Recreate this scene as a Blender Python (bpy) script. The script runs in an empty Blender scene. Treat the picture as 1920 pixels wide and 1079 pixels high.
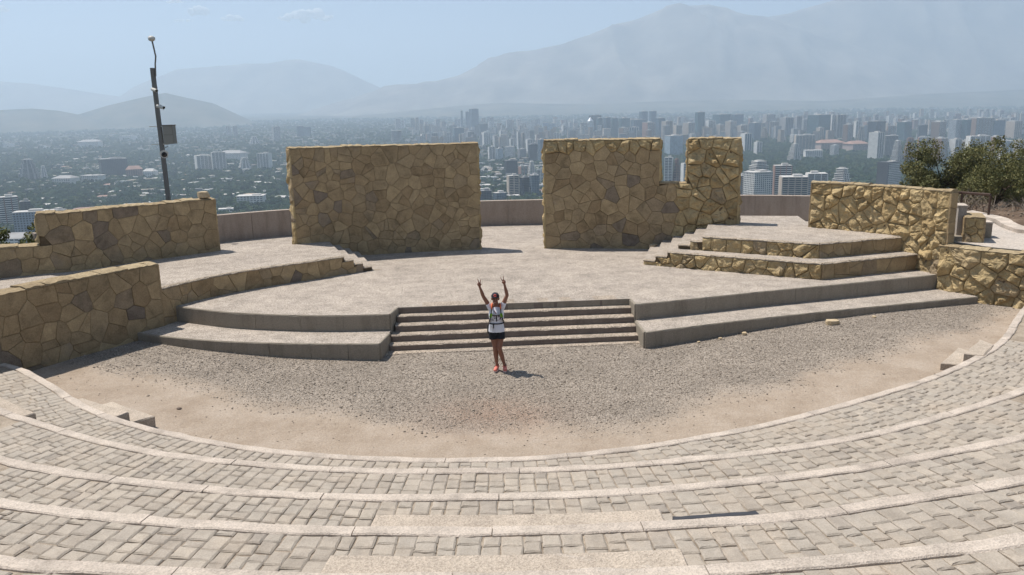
import bpy, bmesh, math, random
import numpy as np
from mathutils import Vector, Matrix, noise as mnoise

random.seed(7)
rng = np.random.default_rng(11)
SC = bpy.context.scene
COL = SC.collection
R = math.radians

# ------------------------------------------------------------------ camera
EYE = 5.1
PITCH, ROLL, LENS = R(12.2), 0.02, 28.125
cd = bpy.data.cameras.new('camera')
cd.lens = LENS; cd.sensor_width = 36.0; cd.sensor_fit = 'HORIZONTAL'
cd.clip_start = 0.1; cd.clip_end = 60000.0
cam = bpy.data.objects.new('camera', cd)
COL.objects.link(cam)
fwd = Vector((0, math.cos(PITCH), -math.sin(PITCH)))
r0 = Vector((1, 0, 0)); u0 = r0.cross(fwd)
rt = math.cos(ROLL) * r0 - math.sin(ROLL) * u0
up = math.cos(ROLL) * u0 + math.sin(ROLL) * r0
m3 = Matrix((rt, up, -fwd)).transposed()
cam.matrix_world = Matrix.Translation((0, 0, EYE)) @ m3.to_4x4()
SC.camera = cam

# ------------------------------------------------------------------ light
SUN = Vector((-0.395, 0.22, 1.0)).normalized()
SUN_EL = math.asin(SUN.z)
world = bpy.data.worlds.new('World')
SC.world = world
world.use_nodes = True
wn = world.node_tree.nodes; wl = world.node_tree.links
bg = wn['Background']
sky = wn.new('ShaderNodeTexSky')
sky.sky_type = 'NISHITA'; sky.sun_disc = False
sky.sun_elevation = SUN_EL
sky.sun_rotation = math.atan2(SUN.x, SUN.y)
sky.altitude = 700; sky.air_density = 0.7; sky.dust_density = 0.4; sky.ozone_density = 1.0
wl.new(sky.outputs[0], bg.inputs[0])
bg.inputs[1].default_value = 0.08
sd = bpy.data.lights.new('sun', 'SUN')
sd.energy = 5.0; sd.angle = R(0.5); sd.color = (1.0, 0.94, 0.86)
sun = bpy.data.objects.new('sun', sd)
COL.objects.link(sun)
sun.rotation_euler = SUN.to_track_quat('Z', 'Y').to_euler()
sun.location = (0, 0, 60)
SC.view_settings.view_transform = 'Standard'
SC.view_settings.look = 'None'
SC.view_settings.exposure = 0.45
SC.view_settings.gamma = 1.0
SC.view_settings.use_curve_mapping = False
SC.render.engine = 'CYCLES'
SC.cycles.use_denoising = True
SC.cycles.max_bounces = 6
SC.cycles.diffuse_bounces = 3
SC.cycles.volume_bounces = 2
SC.cycles.use_fast_gi = False

HZ_TOP = 1790.0
HZ_DENS = 1 / 7200.0
HZ_COL = (0.70, 0.85, 1.0, 1)
HZ_ANI = 0.25

# ------------------------------------------------------------------ helpers
def link(o, parent=None):
    COL.objects.link(o)
    if parent is not None:
        o.parent = parent
    return o

def mesh_obj(name, verts, faces, mat=None, parent=None, smooth=False, mats=None, midx=None):
    me = bpy.data.meshes.new(name)
    me.from_pydata(verts, [], faces)
    if mats:
        for m in mats: me.materials.append(m)
        if midx is not None:
            me.polygons.foreach_set('material_index', midx)
    elif mat: me.materials.append(mat)
    if smooth: me.polygons.foreach_set('use_smooth', [True] * len(me.polygons))
    me.update()
    return link(bpy.data.objects.new(name, me), parent)

def tag(o, label=None, cat=None, group=None, kind=None):
    if label: o['label'] = label
    if cat: o['category'] = cat
    if group: o['group'] = group
    if kind: o['kind'] = kind
    return o

def empty(name, loc=(0, 0, 0), rz=0.0):
    o = bpy.data.objects.new(name, None)
    o.location = loc; o.rotation_euler = (0, 0, rz)
    o.empty_display_size = 0.2
    return link(o)

class MB:
    """collects simple shapes into one mesh"""
    def __init__(s): s.v = []; s.f = []
    def add(s, vs, fs):
        n = len(s.v); s.v += [tuple(p) for p in vs]; s.f += [tuple(i + n for i in f) for f in fs]
    def box(s, c, d, rz=0.0, M=None):
        x, y, z = d[0] / 2, d[1] / 2, d[2] / 2
        P = [(-x, -y, -z), (x, -y, -z), (x, y, -z), (-x, y, -z), (-x, -y, z), (x, -y, z), (x, y, z), (-x, y, z)]
        if M is None:
            cr, sr = math.cos(rz), math.sin(rz)
            P = [(c[0] + cr * a - sr * b, c[1] + sr * a + cr * b, c[2] + e) for a, b, e in P]
        else:
            P = [tuple(M @ Vector(p) + Vector(c)) for p in P]
        s.add(P, [(0, 3, 2, 1), (4, 5, 6, 7), (0, 1, 5, 4), (1, 2, 6, 5), (2, 3, 7, 6), (3, 0, 4, 7)])
    def tube(s, pts, rad, n=8, flat=1.0):
        pts = [Vector(p) for p in pts]
        if not hasattr(rad, '__len__'): rad = [rad] * len(pts)
        rings = []
        prev = None
        for i, p in enumerate(pts):
            t = (pts[min(i + 1, len(pts) - 1)] - pts[max(i - 1, 0)]).normalized()
            a = prev - t * prev.dot(t) if prev is not None else None
            if a is None or a.length < 1e-4:
                a = t.cross(Vector((0, 1, 0)) if abs(t.y) < .9 else Vector((1, 0, 0)))
            a.normalize(); prev = a
            b = t.cross(a)
            rings.append([p + (a * math.cos(2 * math.pi * k / n) + b * math.sin(2 * math.pi * k / n) * flat) * rad[i] for k in range(n)])
        vs = [q for r in rings for q in r]
        fs = []
        for i in range(len(pts) - 1):
            for k in range(n):
                fs.append((i * n + k, i * n + (k + 1) % n, (i + 1) * n + (k + 1) % n, (i + 1) * n + k))
        fs.append(tuple(range(n))[::-1]); fs.append(tuple((len(pts) - 1) * n + k for k in range(n)))
        s.add(vs, fs)
    def ell(s, c, r, nu=12, nv=8, M=None):
        vs = [(0, 0, -1)]
        for j in range(1, nv):
            t = math.pi * j / nv - math.pi / 2
            for k in range(nu):
                a = 2 * math.pi * k / nu
                vs.append((math.cos(t) * math.cos(a), math.cos(t) * math.sin(a), math.sin(t)))
        vs.append((0, 0, 1))
        fs = [(0, 1 + (k + 1) % nu, 1 + k) for k in range(nu)]
        for j in range(nv - 2):
            for k in range(nu):
                a = 1 + j * nu
                fs.append((a + k, a + (k + 1) % nu, a + nu + (k + 1) % nu, a + nu + k))
        a = 1 + (nv - 2) * nu
        fs += [(a + k, a + (k + 1) % nu, len(vs) - 1) for k in range(nu)]
        out = []
        for p in vs:
            q = Vector((p[0] * r[0], p[1] * r[1], p[2] * r[2]))
            if M is not None: q = M @ q
            out.append(q + Vector(c))
        s.add(out, fs)
    def prism(s, poly, z0, z1):
        n = len(poly)
        vs = [(p[0], p[1], z0) for p in poly] + [(p[0], p[1], z1) for p in poly]
        fs = [tuple(range(n))[::-1], tuple(range(n, 2 * n))]
        fs += [(k, (k + 1) % n, n + (k + 1) % n, n + k) for k in range(n)]
        s.add(vs, fs)
    def build(s, name, mat, parent=None, smooth=False):
        return mesh_obj(name, s.v, s.f, mat, parent, smooth)

def ccw(poly):
    a = sum(poly[i][0] * poly[(i + 1) % len(poly)][1] - poly[(i + 1) % len(poly)][0] * poly[i][1] for i in range(len(poly)))
    return list(poly) if a > 0 else list(poly)[::-1]

def smooth_path(P, step=0.12):
    """Catmull-Rom through the points, resampled by length"""
    P = [np.array(p, float) for p in P]
    Q = [2 * P[0] - P[1]] + P + [2 * P[-1] - P[-2]]
    out = []
    for i in range(1, len(Q) - 2):
        for t in np.linspace(0, 1, 14, endpoint=False):
            a, b, c, d = Q[i - 1], Q[i], Q[i + 1], Q[i + 2]
            out.append(.5 * (2 * b + (c - a) * t + (2 * a - 5 * b + 4 * c - d) * t * t + (3 * b - a - 3 * c + d) * t ** 3))
    out.append(P[-1])
    out = np.array(out)
    L = np.r_[0, np.cumsum(np.linalg.norm(np.diff(out, axis=0), axis=1))]
    n = max(2, int(round(L[-1] / step)) + 1)
    s = np.linspace(0, L[-1], n)
    return np.c_[np.interp(s, L, out[:, 0]), np.interp(s, L, out[:, 1])]

class Path:
    def __init__(s, pts, step=0.12, curve=True):
        s.p = smooth_path(pts, step) if curve else np.array(pts, float)
        s.L = np.r_[0, np.cumsum(np.linalg.norm(np.diff(s.p, axis=0), axis=1))]
        s.len = s.L[-1]
    def at(s, t):
        t = min(max(t, 0), s.len)
        return np.array([np.interp(t, s.L, s.p[:, 0]), np.interp(t, s.L, s.p[:, 1])])
    def nrm(s, t):
        a = s.at(max(t - .15, 0)); b = s.at(min(t + .15, s.len))
        d = (b - a) / np.linalg.norm(b - a)
        return np.array([d[1], -d[0]])           # to the right hand of travel = the seen face
    def near(s, q):
        i = int(np.argmin(((s.p - np.array(q)) ** 2).sum(1)))
        return s.L[i]

def noise2(x, y, z=0.0):
    return mnoise.noise(Vector((x, y, z)))

def sstep(a, b, x):
    t = min(max((x - a) / (b - a), 0), 1)
    return t * t * (3 - 2 * t)

# ------------------------------------------------------------------ materials
class NT:
    def __init__(s, name, rough=0.9, spec=0.25):
        s.m = bpy.data.materials.new(name); s.m.use_nodes = True
        s.t = s.m.node_tree; s.n = s.t.nodes; s.l = s.t.links
        s.b = s.n['Principled BSDF']
        s.b.inputs['Roughness'].default_value = rough
        s.b.inputs['Specular IOR Level'].default_value = spec
        s._pos = None
    def pos(s):
        if s._pos is None:
            s._pos = s.n.new('ShaderNodeNewGeometry').outputs['Position']
        return s._pos
    def noise(s, scale, detail=4, rough=.6, vec=None, dist=0.0):
        n = s.n.new('ShaderNodeTexNoise'); n.inputs['Scale'].default_value = scale
        n.inputs['Detail'].default_value = detail; n.inputs['Roughness'].default_value = rough
        n.inputs['Distortion'].default_value = dist
        s.l.new(vec if vec is not None else s.pos(), n.inputs['Vector'])
        return n.outputs['Fac']
    def voro(s, scale, vec=None, out='Color', rand=1.0):
        n = s.n.new('ShaderNodeTexVoronoi'); n.inputs['Scale'].default_value = scale
        n.inputs['Randomness'].default_value = rand
        s.l.new(vec if vec is not None else s.pos(), n.inputs['Vector'])
        return n.outputs[out]
    def ramp(s, fac, stops):
        n = s.n.new('ShaderNodeValToRGB')
        e = n.color_ramp.elements
        while len(e) < len(stops): e.new(0.5)
        for i, (p, c) in enumerate(stops):
            e[i].position = p
            e[i].color = (c[0], c[1], c[2], 1) if hasattr(c, '__len__') else (c, c, c, 1)
        s.l.new(fac, n.inputs[0])
        return n.outputs[0]
    def mix(s, a, b, fac, mode='MIX'):
        n = s.n.new('ShaderNodeMix'); n.data_type = 'RGBA'; n.blend_type = mode
        for i, v in ((6, a), (7, b), (0, fac)):
            sock = n.inputs[i]
            if isinstance(v, bpy.types.NodeSocket): s.l.new(v, sock)
            elif i == 0: sock.default_value = v
            elif hasattr(v, '__len__'): sock.default_value = (v[0], v[1], v[2], 1)
            else: sock.default_value = (v, v, v, 1)
        return n.outputs[2]
    def math(s, op, a, b=0.0, clamp=False):
        n = s.n.new('ShaderNodeMath'); n.operation = op; n.use_clamp = clamp
        for sock, v in ((n.inputs[0], a), (n.inputs[1], b)):
            if isinstance(v, bpy.types.NodeSocket): s.l.new(v, sock)
            else: sock.default_value = v
        return n.outputs[0]
    def sep(s, vec):
        n = s.n.new('ShaderNodeSeparateXYZ'); s.l.new(vec, n.inputs[0]); return n.outputs
    def scale(s, vec, v):
        n = s.n.new('ShaderNodeVectorMath'); n.operation = 'MULTIPLY'
        s.l.new(vec, n.inputs[0]); n.inputs[1].default_value = v; return n.outputs[0]
    def objrand(s):
        return s.n.new('ShaderNodeObjectInfo').outputs['Random']
    def island(s):
        return s.n.new('ShaderNodeNewGeometry').outputs['Random Per Island']
    def attr(s, name):
        n = s.n.new('ShaderNodeAttribute'); n.attribute_name = name; return n.outputs
    def color(s, c):
        if isinstance(c, bpy.types.NodeSocket): s.l.new(c, s.b.inputs['Base Color'])
        else: s.b.inputs['Base Color'].default_value = (c[0], c[1], c[2], 1)
        return s
    def bump(s, h, strength=.5, dist=.02):
        n = s.n.new('ShaderNodeBump'); n.inputs['Strength'].default_value = strength
        n.inputs['Distance'].default_value = dist
        s.l.new(h, n.inputs['Height']); s.l.new(n.outputs[0], s.b.inputs['Normal'])
        return s

def plain(name, c, rough=.8, spec=.3, metal=0.0):
    t = NT(name, rough, spec); t.color(c); t.b.inputs['Metallic'].default_value = metal
    return t.m

def m_aggregate(name, a, b, speck=(.55, 1.35), stain=.25, scale=55):
    """washed concrete: small stones of different tone, worn patches"""
    t = NT(name, .92, .15)
    v = t.voro(scale)
    g = t.n.new('ShaderNodeRGBToBW'); t.l.new(v, g.inputs[0])
    fine = t.ramp(g.outputs[0], [(.15, speck[0]), (.5, 1.0), (.85, speck[1])])
    big = t.noise(.55, 6, .65)
    base = t.mix(a, b, t.ramp(big, [(.35, 0), (.65, 1)]))
    st = t.noise(2.3, 7, .7)
    base = t.mix(base, t.ramp(st, [(.3, 1 - stain), (.55, 1.0), (.8, 1 + stain * .5)]), 1.0, 'MULTIPLY')
    scuff = t.noise(3.3, 8, .75, t.scale(t.pos(), (.55, 1.5, 1)), .8)
    base = t.mix(base, (.56, .50, .44), t.ramp(scuff, [(.60, 0), (.72, .55)]))
    base = t.mix(base, fine, 1.0, 'MULTIPLY')
    t.color(base)
    h = t.math('ADD', t.voro(scale, out='Distance'), t.noise(scale * 2.2, 3, .6))
    t.bump(h, .55, .012)
    return t.m

def m_stone(name, pal, rough_bump=.5):
    t = NT(name, .95, .12)
    r = t.objrand()
    c = t.ramp(r, pal)
    p = t.n.new('ShaderNodeVectorMath'); p.operation = 'ADD'
    cmb = t.n.new('ShaderNodeCombineXYZ')
    t.l.new(t.math('MULTIPLY', r, 37.0), cmb.inputs[0]); t.l.new(t.math('MULTIPLY', r, 91.0), cmb.inputs[1])
    t.l.new(t.pos(), p.inputs[0]); t.l.new(cmb.outputs[0], p.inputs[1])
    big = t.noise(2.6, 6, .65, p.outputs[0], .6)
    c = t.mix(c, t.ramp(big, [(.28, .62), (.5, 1.0), (.72, 1.25)]), 1.0, 'MULTIPLY')
    gr = t.noise(34, 4, .7, p.outputs[0])
    c = t.mix(c, t.ramp(gr, [(.3, .8), (.7, 1.15)]), 1.0, 'MULTIPLY')
    grey = t.noise(1.1, 5, .6, p.outputs[0])
    c = t.mix(c, (.25, .215, .18), t.ramp(grey, [(.6, 0), (.78, .6)]))
    t.color(c)
    h = t.math('ADD', t.noise(9, 6, .7, p.outputs[0]), t.math('MULTIPLY', gr, .35))
    t.bump(h, rough_bump, .05)
    return t.m

M = {}
OCHRE = [(0, (.28, .202, .116)), (.25, (.36, .264, .150)), (.5, (.32, .24, .142)), (.72, (.40, .298, .170)), (.88, (.33, .25, .152)), (1, (.20, .16, .125))]
LIT_OCHRE = [(0, (.36, .262, .135)), (.3, (.47, .352, .185)), (.6, (.41, .312, .172)), (.85, (.53, .405, .22)), (1, (.31, .24, .155))]  # the same ochre stone, its sunlit tone put into the colour
M['stone'] = m_stone('ochre_stone', OCHRE)
M['rough_stone'] = m_stone('rough_sunlit_tone_stone', LIT_OCHRE, 1.0)  # rough copy of the ochre stone, painted yellower as if sunlit
M['mortar'] = (lambda t: t.color(t.ramp(t.noise(6, 5), [(.3, (.09, .066, .042)), (.7, (.15, .112, .07))])).bump(t.noise(30), .4, .01).m)(NT('joint_mortar', .97, .1))
M['cap'] = (lambda t: t.color(t.mix(t.ramp(t.objrand(), [(0, (.34, .26, .16)), (1, (.44, .35, .22))]),
            t.ramp(t.noise(14, 6, .7), [(.3, .65), (.7, 1.2)]), 1.0, 'MULTIPLY')).bump(t.noise(25, 6, .7), .8, .04).m)(NT('wall_cap', .97, .1))
M['stage'] = m_aggregate('washed_stage_concrete', (.41, .355, .30), (.355, .308, .262), (.6, 1.38), .30, 58)
M['tread'] = m_aggregate('washed_step_concrete', (.40, .33, .26), (.34, .285, .23), (.5, 1.4), .25, 45)

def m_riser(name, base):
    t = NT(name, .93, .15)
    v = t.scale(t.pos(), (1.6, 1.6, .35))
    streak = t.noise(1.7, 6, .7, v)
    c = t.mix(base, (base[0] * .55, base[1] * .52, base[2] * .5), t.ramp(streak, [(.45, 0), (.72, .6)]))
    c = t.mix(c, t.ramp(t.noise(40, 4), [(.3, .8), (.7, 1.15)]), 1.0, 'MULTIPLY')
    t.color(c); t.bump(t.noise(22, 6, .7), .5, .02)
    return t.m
M['riser'] = m_riser('board_marked_concrete', (.285, .25, .20))
M['parapet'] = m_riser('pinkish_parapet_concrete', (.36, .30, .25))
M['edge'] = m_aggregate('pale_coping_concrete', (.56, .485, .41), (.49, .42, .355), (.82, 1.12), .32, 80)
M['stepblock'] = m_aggregate('pale_rough_step_concrete', (.50, .425, .345), (.44, .37, .30), (.76, 1.18), .25, 80)

def m_paver():
    t = NT('grey_paver', .9, .2)
    r = t.objrand(); isl = t.island()
    rr = t.math('FRACT', t.math('ADD', r, isl))
    c = t.ramp(rr, [(0, (.335, .29, .24)), (.3, (.385, .335, .278)), (.6, (.36, .318, .268)), (.85, (.41, .355, .292)), (1, (.30, .262, .222))])
    big = t.noise(1.4, 6, .65)
    c = t.mix(c, (.40, .325, .25), t.ramp(big, [(.5, 0), (.75, .55)]))
    c = t.mix(c, t.ramp(t.noise(6, 6, .7), [(.3, .78), (.55, 1.0), (.75, 1.12)]), 1.0, 'MULTIPLY')
    c = t.mix(c, t.ramp(t.noise(70, 3), [(.3, .85), (.7, 1.12)]), 1.0, 'MULTIPLY')
    spot = t.noise(3.1, 2, .5, dist=.5)
    c = t.mix(c, (.11, .085, .065), t.ramp(spot, [(.765, 0), (.80, .75)]))
    t.color(c)
    t.bump(t.math('ADD', t.noise(18, 6, .7), t.math('MULTIPLY', t.noise(5, 3), .6)), .45, .02)
    return t.m
M['paver'] = m_paver()
M['bed'] = (lambda t: t.color(t.mix(t.ramp(t.noise(5, 6), [(.3, (.23, .188, .145)), (.7, (.40, .335, .265))]), t.ramp(t.noise(90, 2), [(.3, .7), (.7, 1.2)]), 1.0, 'MULTIPLY')).bump(t.noise(80, 3), .5, .01).m)(NT('sandy_joint_bed', .97, .1))

def m_ground():
    t = NT('gravel_and_dirt', .96, .12)
    d = t.attr('dirt')['Fac']
    v = t.voro(48)
    g = t.n.new('ShaderNodeRGBToBW'); t.l.new(v, g.inputs[0])
    grav = t.ramp(g.outputs[0], [(.12, (.175, .146, .118)), (.4, (.265, .226, .185)), (.62, (.315, .27, .225)), (.9, (.44, .375, .31))])
    grav = t.mix(grav, t.ramp(t.noise(.8, 6, .65), [(.3, .82), (.7, 1.12)]), 1.0, 'MULTIPLY')
    dirt = t.ramp(t.noise(1.3, 8, .7), [(.3, (.29, .228, .172)), (.5, (.355, .288, .225)), (.72, (.41, .342, .278))])
    dirt = t.mix(dirt, t.ramp(t.noise(38, 4), [(.3, .8), (.7, 1.15)]), 1.0, 'MULTIPLY')
    red = t.attr('red')['Fac']
    grav = t.mix(grav, (.31, .19, .13), t.math('MULTIPLY', red, .55))
    dirt = t.mix(dirt, (.33, .20, .14), t.math('MULTIPLY', red, .6))
    edge = t.math('ADD', d, t.math('MULTIPLY', t.math('SUBTRACT', t.noise(7, 7, .75), .5), .9))
    f = t.ramp(edge, [(.26, 0), (.74, 1)])
    t.color(t.mix(grav, dirt, f))
    hg = t.voro(36, out='Distance')
    hh = t.math('ADD', t.math('ADD', t.math('MULTIPLY', hg, t.math('SUBTRACT', 1.15, f)), t.noise(14, 6, .7)), t.math('MULTIPLY', t.noise(3.6, 5, .7), 1.6))
    t.bump(hh, .75, .03)
    return t.m
M['ground'] = m_ground()
M['pebble'] = (lambda t: t.color(t.ramp(t.island(), [(0, (.20, .165, .132)), (.4, (.28, .235, .19)), (.8, (.36, .305, .25)), (1, (.5, .43, .36))])).m)(NT('gravel_pebble', .95, .15))

# ------------------------------------------------------------------ ground of the orchestra
TC = {
 1: [(-10.9, 15.3), (-10.2, 15.22), (-9.45, 14.8), (-8.45, 13.92), (-7.45, 12.97), (-6.6, 12.26), (-5.6, 11.63), (-4.45, 11.07), (-3.5, 10.72), (-2.5, 10.46), (-1.5, 10.31), (-.5, 10.26), (.5, 10.31), (1.8, 10.58), (3.4, 11.15), (4.5, 11.68), (5.7, 12.33), (7.2, 13.25), (8.2, 14.0), (9.13, 14.79), (10.0, 15.7), (11.1, 17.1), (11.9, 18.06), (12.6, 18.8)],
 2: [(-13, 16.0), (-11.1, 14.35), (-9.3, 12.75), (-7.8, 11.53), (-6.82, 10.92), (-5.87, 10.36), (-5.1, 9.98), (-4.44, 9.72), (-3.5, 9.45), (-2.6, 9.25), (-1.8, 9.13), (-.9, 9.07), (0, 9.06), (.9, 9.09), (1.95, 9.22), (2.8, 9.38), (3.7, 9.6), (4.7, 9.94), (5.8, 10.45), (6.7, 10.93), (7.8, 11.6), (9.4, 12.9), (10.9, 14.4), (12.4, 16.3), (13.4, 17.6)],
 3: [(-14.5, 15.2), (-12.5, 13.2), (-10.5, 11.5), (-8.2, 9.9), (-6.07, 8.82), (-5.37, 8.5), (-4.7, 8.27), (-3.95, 8.06), (-3.1, 7.86), (-2.4, 7.73), (-1.6, 7.64), (-.8, 7.6), (0, 7.59), (.8, 7.61), (1.6, 7.7), (2.6, 7.85), (3.3, 7.99), (4.1, 8.21), (5, 8.5), (6.0, 8.86), (8.0, 9.8), (10.2, 11.3), (12.2, 13.2), (14, 15.2)],
 4: [(-14, 12.9), (-11, 10.3), (-8.5, 8.7), (-6.5, 7.65), (-4.79, 6.9), (-4.3, 6.74), (-3.65, 6.58), (-3, 6.45), (-2.4, 6.35), (-1.8, 6.27), (-1.2, 6.22), (0, 6.18), (1, 6.21), (2, 6.29), (2.7, 6.4), (3.3, 6.55), (4, 6.73), (4.74, 6.95), (6.5, 7.65), (8.5, 8.7), (11, 10.3), (14, 12.9)],
 5: [(-13, 10.6), (-10, 8.2), (-7.5, 6.7), (-5.5, 5.78), (-3.7, 5.2), (-3.2, 5.11), (-2.5, 5.01), (-2, 4.95), (-1.2, 4.88), (0, 4.85), (1.2, 4.88), (1.65, 4.92), (2.1, 4.97), (2.6, 5.03), (3.1, 5.12), (3.6, 5.22), (5.5, 5.78), (7.5, 6.7), (10, 8.2), (13, 10.6)],
}
for k in (6, 7, 8, 9):
    TC[k] = [(x, y - 1.32 * (k - 5)) for x, y in TC[5]]
TP = {k: Path(v, .03) for k, v in TC.items()}
def tz(k): return .5 + .4 * (k - 1)

def ground_z(x, y):
    return .2 * sstep(2.5, 9, abs(x)) + .012 * noise2(x * .7, y * .7)
DIRT = [(-9.5, 16.2), (-9.06, 16.0), (-7.83, 15.7), (-5.73, 14.5), (-4.48, 13.7), (-2.4, 12.85), (-.05, 12.5), (2.1, 12.65), (4.3, 13.95), (6.1, 14.9), (7.6, 15.8), (9.3, 16.9), (11.65, 18.5), (14, 20)]
DX = [p[0] for p in DIRT]; DY = [p[1] for p in DIRT]
def dirt_amt(x, y):
    e = float(np.interp(x, DX, DY))
    n = .6 * noise2(x * .45, y * .45, 3) + .35 * noise2(x * 1.4, y * 1.4, 5)
    return min(max(.5 + (e - y + n) * .55, 0), 1)
nx, ny = 200, 130
vs, dirt, red = [], [], []
for j in range(ny + 1):
    for i in range(nx + 1):
        x = -14 + 30 * i / nx; y = 9.3 + 14 * j / ny
        vs.append((x, y, ground_z(x, y)))
        dirt.append(dirt_amt(x, y))
        q = ((x + .35) / 1.25) ** 2 + ((y - 13.2) / .9) ** 2
        red.append(math.exp(-q * 1.3) * (.75 + .5 * noise2(x * 2, y * 2)))
fs = [(j * (nx + 1) + i, j * (nx + 1) + i + 1, (j + 1) * (nx + 1) + i + 1, (j + 1) * (nx + 1) + i) for j in range(ny) for i in range(nx)]
g = mesh_obj('orchestra_ground', vs, fs, M['ground'], smooth=True)
for nm, dat in (('dirt', dirt), ('red', red)):
    a = g.data.attributes.new(nm, 'FLOAT', 'POINT'); a.data.foreach_set('value', dat)
tag(g, 'grey gravel and bare tan dirt floor between stage and seating', kind='structure')

# loose gravel lying on it
def pebbles(name, pts, sizes, mat):
    n = len(pts)
    base = np.array([(1, 0, 0), (-1, 0, 0), (0, 1, 0), (0, -1, 0), (0, 0, .75), (0, 0, -.55)], float)
    fb = np.array([(0, 2, 4), (2, 1, 4), (1, 3, 4), (3, 0, 4), (2, 0, 5), (1, 2, 5), (3, 1, 5), (0, 3, 5)])
    ang = rng.uniform(0, 6.28, n); jit = rng.uniform(.6, 1.3, (n, 6, 3))
    P = base[None] * jit * sizes[:, None, None]
    c, s = np.cos(ang)[:, None], np.sin(ang)[:, None]
    X = P[..., 0] * c - P[..., 1] * s; Y = P[..., 0] * s + P[..., 1] * c
    V = np.stack([X, Y, P[..., 2]], -1) + pts[:, None, :]
    F = (fb[None] + (np.arange(n) * 6)[:, None, None]).reshape(-1, 3)
    me = bpy.data.meshes.new(name)
    me.vertices.add(n * 6); me.vertices.foreach_set('co', V.reshape(-1))
    me.loops.add(len(F) * 3); me.loops.foreach_set('vertex_index', F.reshape(-1))
    me.polygons.add(len(F)); me.polygons.foreach_set('loop_start', np.arange(len(F)) * 3)
    me.materials.append(mat); me.update(calc_edges=True); me.validate()
    return link(bpy.data.objects.new(name, me))
pp, ss = [], []
while len(pp) < 42000:
    x = random.uniform(-10, 12.3); y = random.uniform(10.6, 20)
    d = dirt_amt(x, y)
    if random.random() < min(1, d * 1.25) * .985: continue
    s = random.uniform(.007, .018) if random.random() < .95 else random.uniform(.018, .03)
    pp.append((x, y, ground_z(x, y) + s * .2)); ss.append(s)
o = pebbles('gravel', np.array(pp), np.array(ss), M['pebble'])
tag(o, 'loose grey gravel scattered over the orchestra floor', kind='stuff')

# ------------------------------------------------------------------ terraces, copings, pavers
def in_view(x, y, z, m=.5):
    v = Vector((x, y, z - EYE)); c = v.dot(fwd)
    if c < .3: return False
    return abs(v.dot(rt)) < .64 * c + m and v.dot(up) > -.36 * c - m

def paver_mesh(c4, z, tilt, h=.09, inset=.012):
    """c4: four plan corners, counter-clockwise"""
    C = np.array(c4); ctr = C.mean(0)
    n = len(C)
    vs = []
    for q in C: vs.append((q[0], q[1], z - h))
    tz_ = lambda q: z + tilt[0] * (q[0] - ctr[0]) + tilt[1] * (q[1] - ctr[1])
    for q in C: vs.append((q[0], q[1], tz_(q) - inset * .9))
    for q in C:
        d = ctr - q; d = d / np.linalg.norm(d)
        r = q + d * inset * 1.5
        vs.append((r[0], r[1], tz_(r)))
    fs = []
    for a in (0, n):
        for k in range(n):
            fs.append((a + k, a + (k + 1) % n, a + n + (k + 1) % n, a + n + k))
    fs.append(tuple(range(2 * n, 3 * n)))
    return vs, fs

def rough_quad(c4, j):
    """corners jittered, each side gets an irregular midpoint, so a hand-cut block"""
    C = [np.array(q) + rng.uniform(-j, j, 2) for q in c4]
    out = []
    for k in range(4):
        a, b = C[k], C[(k + 1) % 4]
        out.append(a)
        d = b - a; L = np.linalg.norm(d)
        if L > .11:
            nn = np.array([d[1], -d[0]]) / L
            out.append(a + d * random.uniform(.35, .65) + nn * random.uniform(-.009, .007))
    return out

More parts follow.
